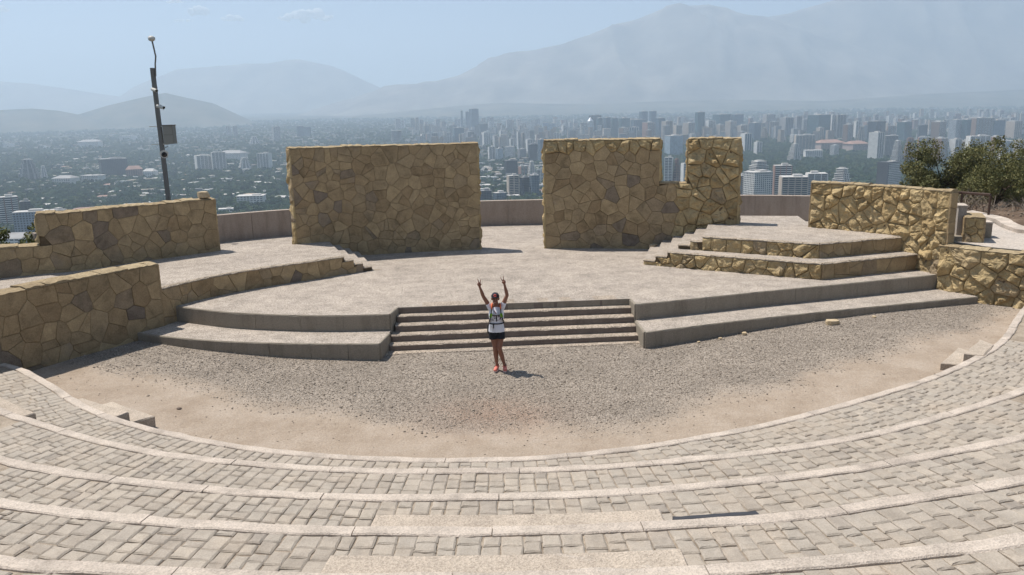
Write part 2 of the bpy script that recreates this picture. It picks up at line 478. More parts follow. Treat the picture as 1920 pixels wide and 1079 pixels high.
EW = .145
for k in range(1, 6):
    z = tz(k); P = TP[k]; Q = TP[k + 1]
    # bed and riser
    vs, fs = [], []
    idx_ = list(range(0, len(P.p), 4)); n = len(idx_)
    for i in idx_:
        a = P.p[i]; t = P.L[i]; nn = P.nrm(t)
        # towards the audience: right hand of travel (left to right) is -y
        b = Q.p[np.argmin(((Q.p - a) ** 2).sum(1))]
        b = b + (b - a) / (np.linalg.norm(b - a) + 1e-6) * .25
        zl = -.1 if k == 1 else tz(k - 1) - .12
        vs += [(a[0], a[1], zl), (a[0], a[1], z - .018), (b[0], b[1], z - .018)]
    for i in range(n - 1):
        for c in (0, 1):
            fs.append((3 * i + c, 3 * i + 3 + c, 3 * i + 4 + c, 3 * i + 1 + c))
    names = ['lowest', 'second', 'third', 'fourth', 'fifth']
    T = mesh_obj('seating_terrace', vs, [f[::-1] for f in fs], M['bed'])
    tag(T, names[k - 1] + ' paved seating terrace counted up from the gravel floor', kind='structure')
    # coping stones
    s = 0.0
    while s < P.len - .3:
        L = random.uniform(1.1, 1.9)
        e = min(s + L, P.len)
        m = P.at((s + e) / 2)
        if in_view(m[0], m[1], z, 1.2):
            nn_ = max(3, int((e - s) / .22))
            g0 = s + .004; g1 = e - .004
            rows = []
            for i in range(nn_ + 1):
                t = g0 + (g1 - g0) * i / nn_
                a = P.at(t); nrm = P.nrm(t)
                w0 = random.uniform(-.010, .005) - (random.uniform(.01, .03) if random.random() < .06 else 0); w1 = EW + random.uniform(-.014, .012)
                dz = random.uniform(-.004, .005)
                f0 = a + nrm * w0; f1 = a + nrm * w1; i0 = a + nrm * (w0 + .014); i1 = a + nrm * (w1 - .014)
                zl = z - .16
                rows.append([(f0[0], f0[1], zl), (f0[0], f0[1], z - .006 + dz), (i0[0], i0[1], z + .006 + dz), (i1[0], i1[1], z + .006 + dz), (f1[0], f1[1], z - .005 + dz), (f1[0], f1[1], zl)])
            V = [p for r in rows for p in r]
            F = []
            for i in range(nn_):
                for c in range(5):
                    F.append((6 * i + c, 6 * i + 6 + c, 6 * i + 7 + c, 6 * i + 1 + c))
            F.append((0, 1, 2, 3, 4, 5)); F.append(tuple(6 * nn_ + c for c in (5, 4, 3, 2, 1, 0)))
            mesh_obj('coping_stone', V, [f[::-1] for f in F], M['edge'], T)
        s = e
    # pavers laid in radial strips
    pieces = []
    s = 0.0
    while s < Q.len - .4:
        w = random.uniform(.15, .205)
        b0, b1 = Q.at(s), Q.at(s + w)
        a0, a1 = P.p[np.argmin(((P.p - b0) ** 2).sum(1))], P.p[np.argmin(((P.p - b1) ** 2).sum(1))]
        n0, n1 = (b0 - a0), (b1 - a1)
        a0 = a0 + n0 / np.linalg.norm(n0) * (EW + .004); a1 = a1 + n1 / np.linalg.norm(n1) * (EW + .004)
        m = (a0 + b0) / 2
        if np.linalg.norm(a1 - a0) > .08 and in_view(m[0], m[1], z, .5) and np.linalg.norm(n0) < 3:
            D = np.linalg.norm(b0 - a0)
            nb = max(2, int(round(D / random.uniform(.14, .205))))
            cuts = np.linspace(0, 1, nb + 1)
            off = random.uniform(-.4, .4) / nb
            for q in range(1, nb): cuts[q] += off + random.uniform(-.22, .22) / nb
            cuts = sorted(np.clip(cuts, 0, 1).tolist()); kept = [0.0]
            for c_ in cuts[1:-1]:
                if (c_ - kept[-1]) * D > .07 and (1 - c_) * D > .07: kept.append(c_)
            cuts = kept + [1.0]; nb = len(cuts) - 1
            gp = random.choice((.0025, .003, .004, .006))
            for q in range(nb):
                c0, c1 = cuts[q], cuts[q + 1]
                if (c1 - c0) * D < .05: continue
                u = (a1 - a0); u = u / np.linalg.norm(u) * gp
                dd = (b0 - a0) / D * gp
                c4 = [b0 * c1 + a0 * (1 - c1) + u - dd, b1 * c1 + a1 * (1 - c1) - u - dd, b1 * c0 + a1 * (1 - c0) - u + dd, b0 * c0 + a0 * (1 - c0) + u + dd]
                pieces.append(c4)
        s += w
    vis = []
    for c4 in pieces:
        c = np.mean(c4, 0)
        v = Vector((c[0], c[1], z - EYE))
        vis.append(0 if not in_view(c[0], c[1], z, .05) else 1.0 / v.length ** 2)
    order = np.argsort(-np.array(vis))
    single = set(order[:300].tolist())
    restV, restF = [], []
    for i, c4 in enumerate(pieces):
        c6 = rough_quad(c4, .008)
        vs, fs = paver_mesh(c6, z + random.gauss(0, .0025), (random.gauss(0, .012), random.gauss(0, .012)))
        if i in single:
            mesh_obj('paver', vs, fs, M['paver'], T)
        else:
            nn_ = len(restV); restV += vs; restF += [tuple(a + nn_ for a in f) for f in fs]
    if restV:
        o = mesh_obj('paver_field', restV, restF, M['paver'], T); o['kind'] = 'stuff'
# upper terraces where the photographer stands
for k in (6, 7, 8):
    z = tz(k); P = TP[k]; Q = TP[k + 1]
    mb = MB(); n = len(P.p)
    vs, fs = [], []
    for i in range(0, n, 14):
        a, b = P.p[i], Q.p[min(i, len(Q.p) - 1)]
        vs += [(a[0], a[1], z - .5), (a[0], a[1], z), (b[0], b[1], z)]
    for i in range(len(vs) // 3 - 1):
        for c in (0, 1): fs.append((3 * i + 1 + c, 3 * i + 4 + c, 3 * i + 3 + c, 3 * i + c))
    tag(mesh_obj('upper_terrace', vs, fs, M['bed']), 'seating terrace above the paved ones', kind='structure')

def worn_block(name, poly, z0, z1, mat, seg=.22, jz=.006, inset=.018):
    """a cast block with chipped, softened edges"""
    poly = ccw(poly); pts = []
    for i in range(len(poly)):
        a = np.array(poly[i], float); b = np.array(poly[(i + 1) % len(poly)], float)
        n = max(1, int(np.linalg.norm(b - a) / seg))
        for t in range(n): pts.append(a + (b - a) * t / n)
    c = np.mean(pts, 0); n = len(pts)
    vs = [(p[0], p[1], z0) for p in pts]
    top = []
    for i, p in enumerate(pts):
        j = rng.uniform(-.006, .006, 2)
        vs.append((p[0] + j[0], p[1] + j[1], z1 - inset + random.uniform(-jz, jz)))
    for i, p in enumerate(pts):
        e0 = pts[i - 1]; e1 = pts[(i + 1) % n]
        t = e1 - e0; nn = np.array([-t[1], t[0]]); nn = nn / np.linalg.norm(nn)
        q = p + nn * (inset + random.uniform(-.004, .006))
        vs.append((q[0], q[1], z1 + random.uniform(-jz, jz) * .4))
    fs = []
    for a in (0, n):
        for k in range(n): fs.append((a + k, a + (k + 1) % n, a + n + (k + 1) % n, a + n + k))
    fs.append(tuple(range(2 * n, 3 * n)))
    return mesh_obj(name, vs, fs, mat)

def along(path, s0, s1, d0, d1, n=8):
    """band beside a curve: d = metres to the stage side"""
    A = [path.at(s0 + (s1 - s0) * i / n) - path.nrm(s0 + (s1 - s0) * i / n) * d0 for i in range(n + 1)]
    B = [path.at(s0 + (s1 - s0) * i / n) - path.nrm(s0 + (s1 - s0) * i / n) * d1 for i in range(n + 1)]
    return A + B[::-1]
def sblock(k, xa, xb, d0, d1, zb, zt_, label, grp='small concrete steps between the terraces'):
    P = TP[k]
    s0, s1 = P.near(xa), P.near(xb)
    o = worn_block('step_block', along(P, s0, s1, d0, d1), zb, zt_, M['stepblock'])
    tag(o, label, 'step', grp)
sblock(4, (-1.34, 6.2), (1.34, 6.2), .02, .50, tz(3) - .03, tz(4) - .15, 'wide rough concrete step before the fourth terrace edge, black strip beside it')
sblock(5, (-1.42, 4.88), (1.22, 4.88), .02, .46, tz(4) - .03, tz(5) - .14, 'wide rough concrete step at the bottom edge of the photo')
sblock(2, (-9.3, 12.75), (-7.55, 11.36), .02, .34, tz(1) - .03, tz(2) - .13, 'worn concrete step on the lowest terrace at the left edge')
# stair blocks down to the gravel
def sb_poly(poly, zb, zt_, label):
    tag(worn_block('step_block', poly, zb, zt_, M['stepblock']), label, 'step', 'small concrete steps between the terraces')
def off(p, d): return (p[0] + d[0], p[1] + d[1])
SB = [[(8.12, 14.52), (8.5, 14.36), (9.2, 14.98), (8.98, 15.5)], [(8.5, 14.46), (8.8, 14.32), (9.38, 14.98), (9.33, 15.36)],
      [(-7.45, 13.12), (-7.7, 12.85), (-6.6, 12.0), (-6.3, 12.38)], [(-7.05, 13.35), (-7.4, 13.0), (-6.4, 12.15), (-6.0, 12.6)]]
sb_poly(SB[0], .0, .33, 'lower pale concrete step below the right end of the coping')
sb_poly(SB[1], .0, .53, 'upper pale concrete step beside the right end of the coping')
sb_poly(SB[2], .0, .47, 'upper concrete step behind the coping at left')
sb_poly(SB[3], .0, .31, 'lower concrete step behind the coping at left')
# black strip beside the wide step
P4 = TP[4]
o = worn_block('edge_strip', along(P4, P4.near((1.35, 6.25)), P4.near((2.1, 6.3)), .012, .075, 10), tz(3), tz(4) - .004, plain('black_worn_strip', (.045, .046, .052), .6, .3), inset=.006)
tag(o, 'thin worn black strip along the fourth coping right of centre', 'edging strip')

# ------------------------------------------------------------------ stage
S = .75
UF_L = smooth_path([(-8.6, 19.1), (-8.22, 18.85), (-6.7, 18.1), (-5.36, 17.72), (-4.11, 17.54), (-2.78, 17.54)], .3).tolist()
UF_R = smooth_path([(2.86, 18.03), (4.3, 18.48), (5.71, 18.96), (7.16, 19.41), (8.67, 19.87), (11.31, 20.72)], .3).tolist()
LF_L = smooth_path([(-8.9, 18.0), (-8.5, 17.7), (-6.73, 17.01), (-4.8, 16.62), (-2.86, 16.46)], .3).tolist()
LF_R = smooth_path([(2.9, 16.95), (5.42, 17.85), (8.18, 18.68), (11.75, 19.66)], .3).tolist()
TREADS = [((-2.69, 18.16), (2.82, 18.59)), ((-2.70, 17.92), (2.86, 18.36)), ((-2.71, 17.64), (2.87, 18.06)), ((-2.77, 17.35), (2.88, 17.78)), ((-2.78, 17.07), (2.90, 17.52)), ((-2.80, 16.80), (2.93, 17.30))]
def slab(name, poly, z0, z1, mat_top, mat_side, label, kind='structure'):
    poly = ccw(poly); n = len(poly)
    vs = [(p[0], p[1], z0) for p in poly] + [(p[0], p[1], z1) for p in poly]
    fs = [(k, (k + 1) % n, n + (k + 1) % n, n + k) for k in range(n)] + [tuple(range(n, 2 * n))]
    o = mesh_obj(name, vs, fs, mats=[mat_side, mat_top], midx=[0] * n + [1])
    return tag(o, label, kind=kind)
plaza = UF_L + [TREADS[0][0], TREADS[0][1]] + UF_R + [(12.4, 21.6), (14.5, 24), (14.2, 30.5), (11.9, 31.6), (9.2, 32.4), (1.3, 32.3), (-1.3, 32.2), (-8.5, 30.7), (-10.7, 29.2), (-13.2, 26.6), (-12, 22.5)]
sf = slab('stage_floor', plaza, -.1, S, M['stage'], M['riser'], 'wide washed concrete stage floor and plaza inside the stone walls')
lowL = LF_L + [(-2.77, 17.3), (-2.75, 17.75), (-4.1, 17.75), (-5.3, 17.95), (-6.7, 18.35), (-8.2, 19.1), (-9.2, 19.2)]
lowR = [(2.86, 18.2)] + LF_R + [(11.6, 20.9), (8.7, 20.1), (7.2, 19.6), (5.7, 19.2), (4.3, 18.7)]
slL = slab('stage_lower_tier', lowL, -.1, S / 2, M['stage'], M['riser'], 'curved lower concrete tier left of the central steps')
slR = slab('stage_lower_tier', lowR, -.1, S / 2, M['stage'], M['riser'], 'long lower concrete tier right of the central steps')

def fascia(parent, line, z0, z1, name='riser_panel', w=(.75, 1.15), mat=None, jut=.03, lip=True):
    """cast panels along a riser, thin open joints, chipped top edge"""
    P = Path(line, curve=False); s = 0.0
    while s < P.len - .05:
        L = random.uniform(*w); e = min(s + L, P.len)
        if P.len - e < .3: e = P.len
        n = max(2, int((e - s) / .16)); V, F = [], []
        for i in range(n + 1):
            t = s + .003 + (e - s - .006) * i / n
            a = P.at(t); nn = P.nrm(t)
            j = jut + random.uniform(-.003, .003); c = random.uniform(0, .012) if random.random() < .8 else random.uniform(.012, .03)
            f = a + nn * j; b = a - nn * .02; f2 = a + nn * (j - .014)
            V += [(f[0], f[1], z0), (f[0], f[1], z1 - .012 - c), (f2[0], f2[1], z1 + .003), (b[0], b[1], z1 + .003), (b[0], b[1], z0)]
        for i in range(n):
            for c in range(4): F.append((5 * i + c, 5 * i + 5 + c, 5 * i + 6 + c, 5 * i + 1 + c))
        F.append((0, 1, 2, 3, 4)); F.append(tuple(5 * n + c for c in (4, 3, 2, 1, 0)))
        mesh_obj(name, V, F, mat or M['riser'], parent)
        s = e
fascia(sf, UF_L, S / 2, S); fascia(sf, UF_R, S / 2, S, w=(1.6, 2.6))
fascia(slL, LF_L, -.05, S / 2); fascia(slR, LF_R, -.05, S / 2, w=(1.8, 2.8))
# side cheeks beside the stair
fascia(sf, [UF_L[-1], TREADS[0][0]], S / 2 - .37, S, w=(2, 2)); fascia(sf, [TREADS[0][1], UF_R[0]], S / 2 - .37, S, w=(2, 2))
fascia(slL, [LF_L[-1], (-2.77, 17.3)], -.05, S / 2, w=(2, 2)); fascia(slR, [(2.86, 17.95), LF_R[0]], -.05, S / 2, w=(2, 2))
st = empty('stage_steps', (0, 17.4, 0))
tag(st, 'flight of five broad concrete steps up to the stage behind the person', 'steps')
def step_piece(i):
    (a, b), z = TREADS[i], S - .15 * i
    a = np.array(a, float); b = np.array(b, float); a[0] += .035; b[0] -= .035
    d = (b - a) / np.linalg.norm(b - a); nn = np.array([d[1], -d[0]])
    n = 40; V, F = [], []
    for q in range(n + 1):
        p = a + (b - a) * q / n
        ch = abs(random.gauss(0, .006)) + (.02 if random.random() < .07 else 0)
        w = noise2(q * .9, i * 7.1) * .006
        f = p + nn * w; f2 = f - nn * (.016 + ch); bk = p - nn * .42
        zz = z + noise2(q * .5, i * 3.3, 8) * .004
        V += [(f[0], f[1], z - .17), (f[0], f[1], zz - .014 - ch * .7), (f2[0], f2[1], zz), (bk[0], bk[1], zz), (bk[0], bk[1], z - .17)]
    for q in range(n):
        for c in range(3): F.append((5 * q + c, 5 * q + 5 + c, 5 * q + 6 + c, 5 * q + 1 + c))
    F.append((0, 1, 2, 3, 4)); F.append(tuple(5 * n + c for c in (4, 3, 2, 1, 0)))
    V = [(v[0], v[1] - 17.4, v[2]) for v in V]
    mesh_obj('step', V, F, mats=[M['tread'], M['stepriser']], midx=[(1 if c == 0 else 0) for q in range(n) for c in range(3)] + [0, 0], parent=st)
M['stepriser'] = m_riser('dark_step_face', (.20, .165, .14))  # step faces in a darker tone than the treads
for i in range(5): step_piece(i)
a, b = TREADS[5]
o = worn_block('foot_slab', [(a[0], a[1] - 17.4 + .02), (b[0], b[1] - 17.4 + .02), (b[0], b[1] - 17.4 + .35), (a[0], a[1] - 17.4 + .35)], -.06, .022, M['tread'], .15)
o.parent = st

# ------------------------------------------------------------------ stone walls
def clip(poly, a, b, c):
    """keep a*x+b*y<=c"""
    out = []
    for i in range(len(poly)):
        p, q = poly[i], poly[(i + 1) % len(poly)]
        dp, dq = a * p[0] + b * p[1] - c, a * q[0] + b * q[1] - c
        if dp <= 0: out.append(p)
        if (dp < 0 < dq) or (dq < 0 < dp):
            t = dp / (dp - dq); out.append((p[0] + (q[0] - p[0]) * t, p[1] + (q[1] - p[1]) * t))
    return out

def stone_cells(segs, z0, sp, seed):
    """irregular flagstone cells on the (s, z) face; segs = [(s0, s1, ztop)]"""
    rr = random.Random(seed)
    s0, s1 = segs[0][0], segs[-1][1]; zt = max(s[2] for s in segs)
    pts = []
    nz = max(1, int(round((zt - z0) / (sp * .92)))); ns = max(1, int(round((s1 - s0) / sp)))
    dz = (zt - z0) / nz; ds = (s1 - s0) / ns
    for j in range(nz):
        o_ = rr.uniform(0, .5) * (1 if j % 2 else -1) * .5
        for i in range(ns):
            pts.append((s0 + (i + .5 + o_ * .5 + rr.uniform(-.42, .42)) * ds, z0 + (j + .5 + rr.uniform(-.38, .38)) * dz))
    def top(s):
        for a, b, z in segs:
            if a <= s <= b: return z
        return zt
    pts = [p for p in pts if s0 < p[0] < s1 and p[1] < top(p[0])]
    if len(pts) > 12:                        # some big stones, some little fillers
        pts = [p for p in pts if rr.random() > .10]
        pts += [(p[0] + rr.uniform(-.5, .5) * sp, p[1] + rr.uniform(-.5, .5) * sp) for p in pts if rr.random() < .14]
        pts = [p for p in pts if s0 < p[0] < s1 and z0 < p[1] < top(p[0])]
    cells = []
    for p in pts:
        poly = [(s0, z0), (s1, z0), (s1, zt), (s0, zt)]
        for q in pts:
            if q is p: continue
            dx, dy = q[0] - p[0], q[1] - p[1]
            if dx * dx + dy * dy > (4.2 * sp) ** 2: continue
            poly = clip(poly, dx, dy, (q[0] ** 2 + q[1] ** 2 - p[0] ** 2 - p[1] ** 2) / 2)
            if len(poly) < 3: break
        if len(poly) < 3: continue
        zk = top(p[0]); poly = clip(poly, 0, 1, zk)
        for a, b, z in segs:
            if z >= zk or len(poly) < 3: continue
            edge = a if p[0] < a else b
            if p[0] < a: lim = (1, 0, a)
            else: lim = (-1, 0, -b)
            if z - p[1] > abs(edge - p[0]) and z > p[1]: poly = clip(poly, 0, 1, z)
            else: poly = clip(poly, *lim)
        if len(poly) >= 3: cells.append((p, poly))
    return cells

def shrink(poly, d):
    out = poly; n = len(poly)
    for i in range(n):
        p, q = poly[i], poly[(i + 1) % n]
        ex, ey = q[0] - p[0], q[1] - p[1]; L = math.hypot(ex, ey)
        if L < 1e-5: continue
        a, b = ey / L, -ex / L               # outward for ccw
        out = clip(out, a, b, a * p[0] + b * p[1] - d)
        if len(out) < 3: return []
    res = []
    for p in out:
        if not res or math.hypot(p[0] - res[-1][0], p[1] - res[-1][1]) > .012: res.append(p)
    if len(res) > 2 and math.hypot(res[0][0] - res[-1][0], res[0][1] - res[-1][1]) < .012: res.pop()
    return res if len(res) >= 3 else []

def stone_face(parent, path, segs, z0, sp=.37, rough=lambda s, z: 0.0, seed=1, mat=None, depth=.034, limit=300):
    n_ = 0
    for p, poly in stone_cells(segs, z0, sp, seed):
        poly = shrink(ccw(poly), random.uniform(.002, .0042))
        if not poly: continue
        c = (sum(q[0] for q in poly) / len(poly), sum(q[1] for q in poly) / len(poly))
        r = max(0.0, min(1.0, rough(c[0], c[1]) * random.uniform(.55, 1.3)))
        d = depth + random.uniform(-.004, .006)
        size = min(math.hypot(q[0] - c[0], q[1] - c[1]) for q in poly)
        rough_one = r > .12
        if rough_one:                        # craggy rock face: finer outline, broken lumps
            fine = []
            for a in range(len(poly)):
                q0, q1 = poly[a], poly[(a + 1) % len(poly)]
                k = max(1, int(math.hypot(q1[0] - q0[0], q1[1] - q0[1]) / .065))
                fine += [(q0[0] + (q1[0] - q0[0]) * t / k, q0[1] + (q1[1] - q0[1]) * t / k) for t in range(k)]
            poly = fine
        m = len(poly)
        L = [[(q[0], q[1], -.01) for q in poly], [(q[0], q[1], d - .007 - r * .015) for q in poly]]
        k1 = max(.6, 1 - .010 / max(size, .03))
        if not rough_one:
            tx, ty = random.gauss(0, .014), random.gauss(0, .014)
            L.append([(c[0] + (q[0] - c[0]) * k1, c[1] + (q[1] - c[1]) * k1, d + (q[0] - c[0]) * tx + (q[1] - c[1]) * ty) for q in poly])
            cen = (c[0], c[1], d + random.uniform(-.002, .003))
        else:
            off_ = random.uniform(0, 90); lift = random.uniform(.015, .05); up_ = random.uniform(.05, .38)
            def lump(x_, y_, k):
                n1 = mnoise.noise(Vector((x_ * 4.2, y_ * 5.5, off_))); n2 = mnoise.noise(Vector((x_ * 13, y_ * 16, off_ + 7)))
                e = 1 - k * k
                return r * (lift * e + max(0, n1 + .12) * .15 * min(1, e * 2.2) + n2 * .05 * min(1, e * 4) + (c[1] - y_) * up_ * min(1, e * 1.6))
            for k in (.94, .8, .6, .38, .18):
                ring = []
                for q in poly:
                    x_ = c[0] + (q[0] - c[0]) * k + (random.uniform(-.012, .012) if k < .9 else 0); y_ = c[1] + (q[1] - c[1]) * k + (random.uniform(-.012, .012) if k < .9 else 0)
                    ring.append((x_, y_, d + lump(x_, y_, k)))
                L.append(ring)
            cen = (c[0], c[1], d + lump(c[0], c[1], 0))
        V = []
        for ring in L:
            for q in ring:
                pos, nn = path.at(q[0]), path.nrm(q[0])
                V.append((pos[0] + nn[0] * q[2], pos[1] + nn[1] * q[2], q[1]))
        pos, nn = path.at(cen[0]), path.nrm(cen[0])
        V.append((pos[0] + nn[0] * cen[2], pos[1] + nn[1] * cen[2], cen[1]))
        F = []
        for a in range(len(L) - 1):
            for k in range(m): F.append((a * m + k, a * m + (k + 1) % m, (a + 1) * m + (k + 1) % m, (a + 1) * m + k))
        a = (len(L) - 1) * m
        for k in range(m): F.append((a + k, a + (k + 1) % m, len(V) - 1))
        mesh_obj('stone', V, F, mat or (M['rough_stone'] if rough_one and r > .3 else M['stone']), parent)
        n_ += 1
    return n_

def wall_core(name, path, segs, z0, thick, step=.25):
    V, F = [], []
    for a, b, zt in segs:
        n = max(1, int((b - a) / step)); base = len(V)
        for i in range(n + 1):
            t = a + (b - a) * i / n; p, nn = path.at(t), path.nrm(t)
            q = p - nn * thick
            V += [(p[0], p[1], z0), (p[0], p[1], zt), (q[0], q[1], zt), (q[0], q[1], z0)]
        for i in range(n):
            k = base + 4 * i
            for c in range(3): F.append((k + c, k + 4 + c, k + 5 + c, k + 1 + c))
        F.append((base, base + 1, base + 2, base + 3)); k = base + 4 * n; F.append((k + 3, k + 2, k + 1, k))
    return mesh_obj(name, V, F, M['mortar'])

def wall_caps(parent, path, segs, thick, over=.05, h=.05, lens=(.35, .7), jz=.02, mat=None, name='cap_stone', e0=.0, e1=.0):
    for si, (a, b, zt) in enumerate(segs):
        s = a - (e0 if si == 0 else 0); b = b + (e1 if si == len(segs) - 1 else 0)
        while s < b - .02:
            e = min(s + random.uniform(*lens), b)
            if b - e < .2: e = b
            n = max(2, int((e - s) / .09)); V, F = [], []
            zz = zt + h + random.uniform(-jz, jz)
            for i in range(n + 1):
                t = s + .004 + (e - s - .008) * i / n
                p, nn = path.at(t), path.nrm(t)
                tt = t - min(max(t, 0), path.len)
                dv = np.array([-nn[1], nn[0]]) * tt
                f = p + dv + nn * (over + random.uniform(-.022, .012)); k = p + dv - nn * (thick + random.uniform(0, .02))
                m1 = f + (k - f) * random.uniform(.25, .4); m2 = f + (k - f) * random.uniform(.6, .75)
                V += [(f[0], f[1], zt + .003), (f[0], f[1], zz - .022 + random.uniform(-.016, .012)),
                      (m1[0], m1[1], zz + random.uniform(-.014, .022) * (jz * 50)), (m2[0], m2[1], zz + random.uniform(-.014, .022) * (jz * 50)), (k[0], k[1], zz - .012), (k[0], k[1], zt + .003)]
            for i in range(n):
                for c in range(5): F.append((6 * i + c, 6 * i + 6 + c, 6 * i + 7 + c, 6 * i + 1 + c))
            F.append((0, 1, 2, 3, 4, 5)); F.append(tuple(6 * n + c for c in (5, 4, 3, 2, 1, 0)))
            mesh_obj(name, V, F, mat or M['cap'], parent)
            s = e

def end_path(path, which, thick):
    if which == 'a':
        p, n = path.at(0), path.nrm(0); return Path([p - n * thick, p + n * .045], curve=False)
    p, n = path.at(path.len), path.nrm(path.len); return Path([p + n * .045, p - n * thick], curve=False)

def stone_wall(name, label, pts, segs, z0, thick=.45, sp=.37, rough=lambda s, z: 0.0, seed=1, ends='ab', cat='stone wall', caps=True, end_rough=.5, steps=()):
    P = Path(pts)
    segs = [(a * P.len, b * P.len, z) for a, b, z in segs]
    W = tag(wall_core(name, P, segs, z0, thick), label, cat)
    stone_face(W, P, segs, z0, sp, rough, seed)
    for e in ends:
        E_ = end_path(P, e, thick)
        zt = segs[0][2] if e == 'a' else segs[-1][2]
        stone_face(W, E_, [(0.002, E_.len - .002, zt)], z0, sp * .95, lambda s, z: end_rough, seed + 50)
    # faces beside a drop in height
    for (a0, b0, za), (a1, b1, zb) in zip(segs[:-1], segs[1:]):
        lo, hi = min(za, zb), max(za, zb)
        p, n = P.at(b0), P.nrm(b0)
        E_ = Path([p - n * thick, p + n * .04], curve=False) if zb > za else Path([p + n * .04, p - n * thick], curve=False)
        stone_face(W, E_, [(0.002, E_.len - .002, hi)], lo + .07, sp, lambda s, z: .4, seed + 70, depth=.03)
    if caps: wall_caps(W, P, segs, thick, e0=.03, e1=.03)
    return W, P

ZL, ZR1, ZR2 = 1.28, 1.19, 1.6
stone_wall('stone_wall', 'long rectangular ochre stone wall left of the gap at the back of the stage',
           [(-6.68, 24.72), (-5.7, 25.18), (-4.65, 25.56), (-2.9, 25.97), (-1.03, 26.2)], [(0, 1, 4.2)], .5, .48, .375, seed=3, end_rough=.4)
PRW = Path([(1.14, 26.15), (2.9, 25.96), (4.7, 25.58), (6.0, 25.25), (7.1, 24.93)])
f1, f2 = 3.67 / PRW.len, 4.53 / PRW.len
stone_wall('stone_wall', 'notched ochre stone wall with a tower-like pier right of the gap',
           [(1.14, 26.15), (2.9, 25.96), (4.7, 25.58), (6.0, 25.25), (7.1, 24.93)], [(0, f1, 4.24), (f1, f2, 2.86), (f2, 1, 4.24)], .5, .48, .39,
           rough=lambda s, z: .9 * sstep(3.9, 4.7, s) + (.55 if z > 3.9 else 0) * (1 - sstep(3.9, 4.7, s)) + .08, seed=8)
stone_wall('stone_wall', 'sunlit rough stone wall at right running down behind the stepped platform',
           [(9.05, 24.02), (9.9, 23.15), (10.75, 22.05), (11.1, 21.3), (11.37, 20.6)], [(0, 1, 2.92)], .0, .20, .40,
           rough=lambda s, z: .95, seed=12, end_rough=.1)
stone_wall('stone_wall', 'low rough stone retaining wall at the right edge of the photo',
           [(11.24, 20.66), (11.75, 19.85), (12.5, 19.15), (13.6, 18.3), (15, 17.3)], [(0, 1, 1.52)], -.05, .4, .40,
           rough=lambda s, z: .95, seed=22, ends='')
stone_wall('stone_wall', 'curved stone wall at left with a lower part at its outer end',
           [(-15.5, 18.0), (-12.97, 20.05), (-11.45, 20.9), (-10.75, 21.72), (-9.88, 22.62), (-8.76, 23.72)], [(0, .468, 2.02), (.468, 1, 2.82)], .3, .48, .41,
           seed=31, end_rough=.3)
stone_wall('stone_wall', 'nearest curved stone wall at the left edge beside the gravel',
           [(-11.9, 12.2), (-10.75, 14.1), (-10.08, 15.15), (-9.72, 15.78), (-9.35, 16.5), (-8.75, 17.55), (-8.26, 18.35)], [(0, 1, 1.85)], -.1, .46, .42,
           seed=41, ends='b', end_rough=.2)

# ------------------------------------------------------------------ raised platforms with stone risers
def platform(name, label, front, top_polys, z0, rough, seed, end_steps):
    """front: list of (points, segs) faces; top_polys: [(poly, z)]"""
    W = None
    for poly, z in top_polys:
        poly = ccw(poly); n = len(poly)
        vs = [(p[0], p[1], z0) for p in poly] + [(p[0], p[1], z) for p in poly]
        fs = [(k, (k + 1) % n, n + (k + 1) % n, n + k) for k in range(n)] + [tuple(range(n, 2 * n))]
        if W is None:
            W = mesh_obj(name, vs, fs, mats=[M['mortar'], M['stage']], midx=[0] * n + [1]); tag(W, label, 'platform')
        else:
            mesh_obj('tread', vs, fs, mats=[M['mortar'], M['stage']], midx=[0] * n + [1], parent=W)
    for i, (pts, segs, curve, r) in enumerate(front):
        P = Path(pts, curve=curve)
        segs = [(a * P.len, b * P.len, z - .045) for a, b, z in segs]
        stone_face(W, P, segs, z0, .36, r, seed + i)
        wall_caps(W, P, segs, .10, over=.055, h=.048, lens=(.3, .7), jz=.004, mat=M['edgecap'], name='edge_stone')
    return W
M['edgecap'] = m_aggregate('pale_platform_edge', (.42, .35, .27), (.36, .30, .235), (.7, 1.2), .2, 50)
# left platform: curved front, four little steps at its right end running back to the wall
fl = [(-8.31, 18.36), (-8.14, 18.75), (-7.67, 19.6), (-7.1, 20.3), (-6.48, 20.93), (-5.53, 21.68), (-4.86, 22.3), (-3.82, 23.0)]
PL = Path(fl)
LT = PL.len
cut = [LT - 1.12, LT - .84, LT - .56, LT - .28, LT]
zz = [ZL, ZL - .13, ZL - .26, ZL - .39]
def fp(s): return tuple(PL.at(s))
bk = [(-5.8, 25.22), (-5.5, 25.33), (-5.22, 25.43), (-4.95, 25.52), (-4.68, 25.6)]
front_pts = [fp(t) for t in np.linspace(0, cut[0], 40)]
main = front_pts + [bk[0], (-6.72, 24.65), (-8.0, 24.95), (-8.95, 24.2), (-9.9, 23.0), (-11.4, 21.4), (-13, 20.5), (-13.4, 19.6), (-11.5, 17.6), (-10.2, 16.2), (-9.4, 17.4), (-8.6, 18.5)]
tops = [(main, ZL)]
for i in range(3):
    tops.append(([fp(cut[i]), fp(cut[i + 1]), bk[i + 1], bk[i]], zz[i + 1]))
tops.append(([fp(cut[3]), fp(cut[4]), bk[4], bk[3]], zz[3] - .13 + .0))
segs = [(0, cut[0] / LT, ZL)] + [(cut[i] / LT, cut[i + 1] / LT, zz[i + 1]) for i in range(3)] + [(cut[3] / LT, 1, zz[3] - .13)]
platform('stone_platform', 'left stone-faced platform with small steps at its right end', [(fl, segs, True, lambda s, z: .05)], tops, .3, None, 60, None)

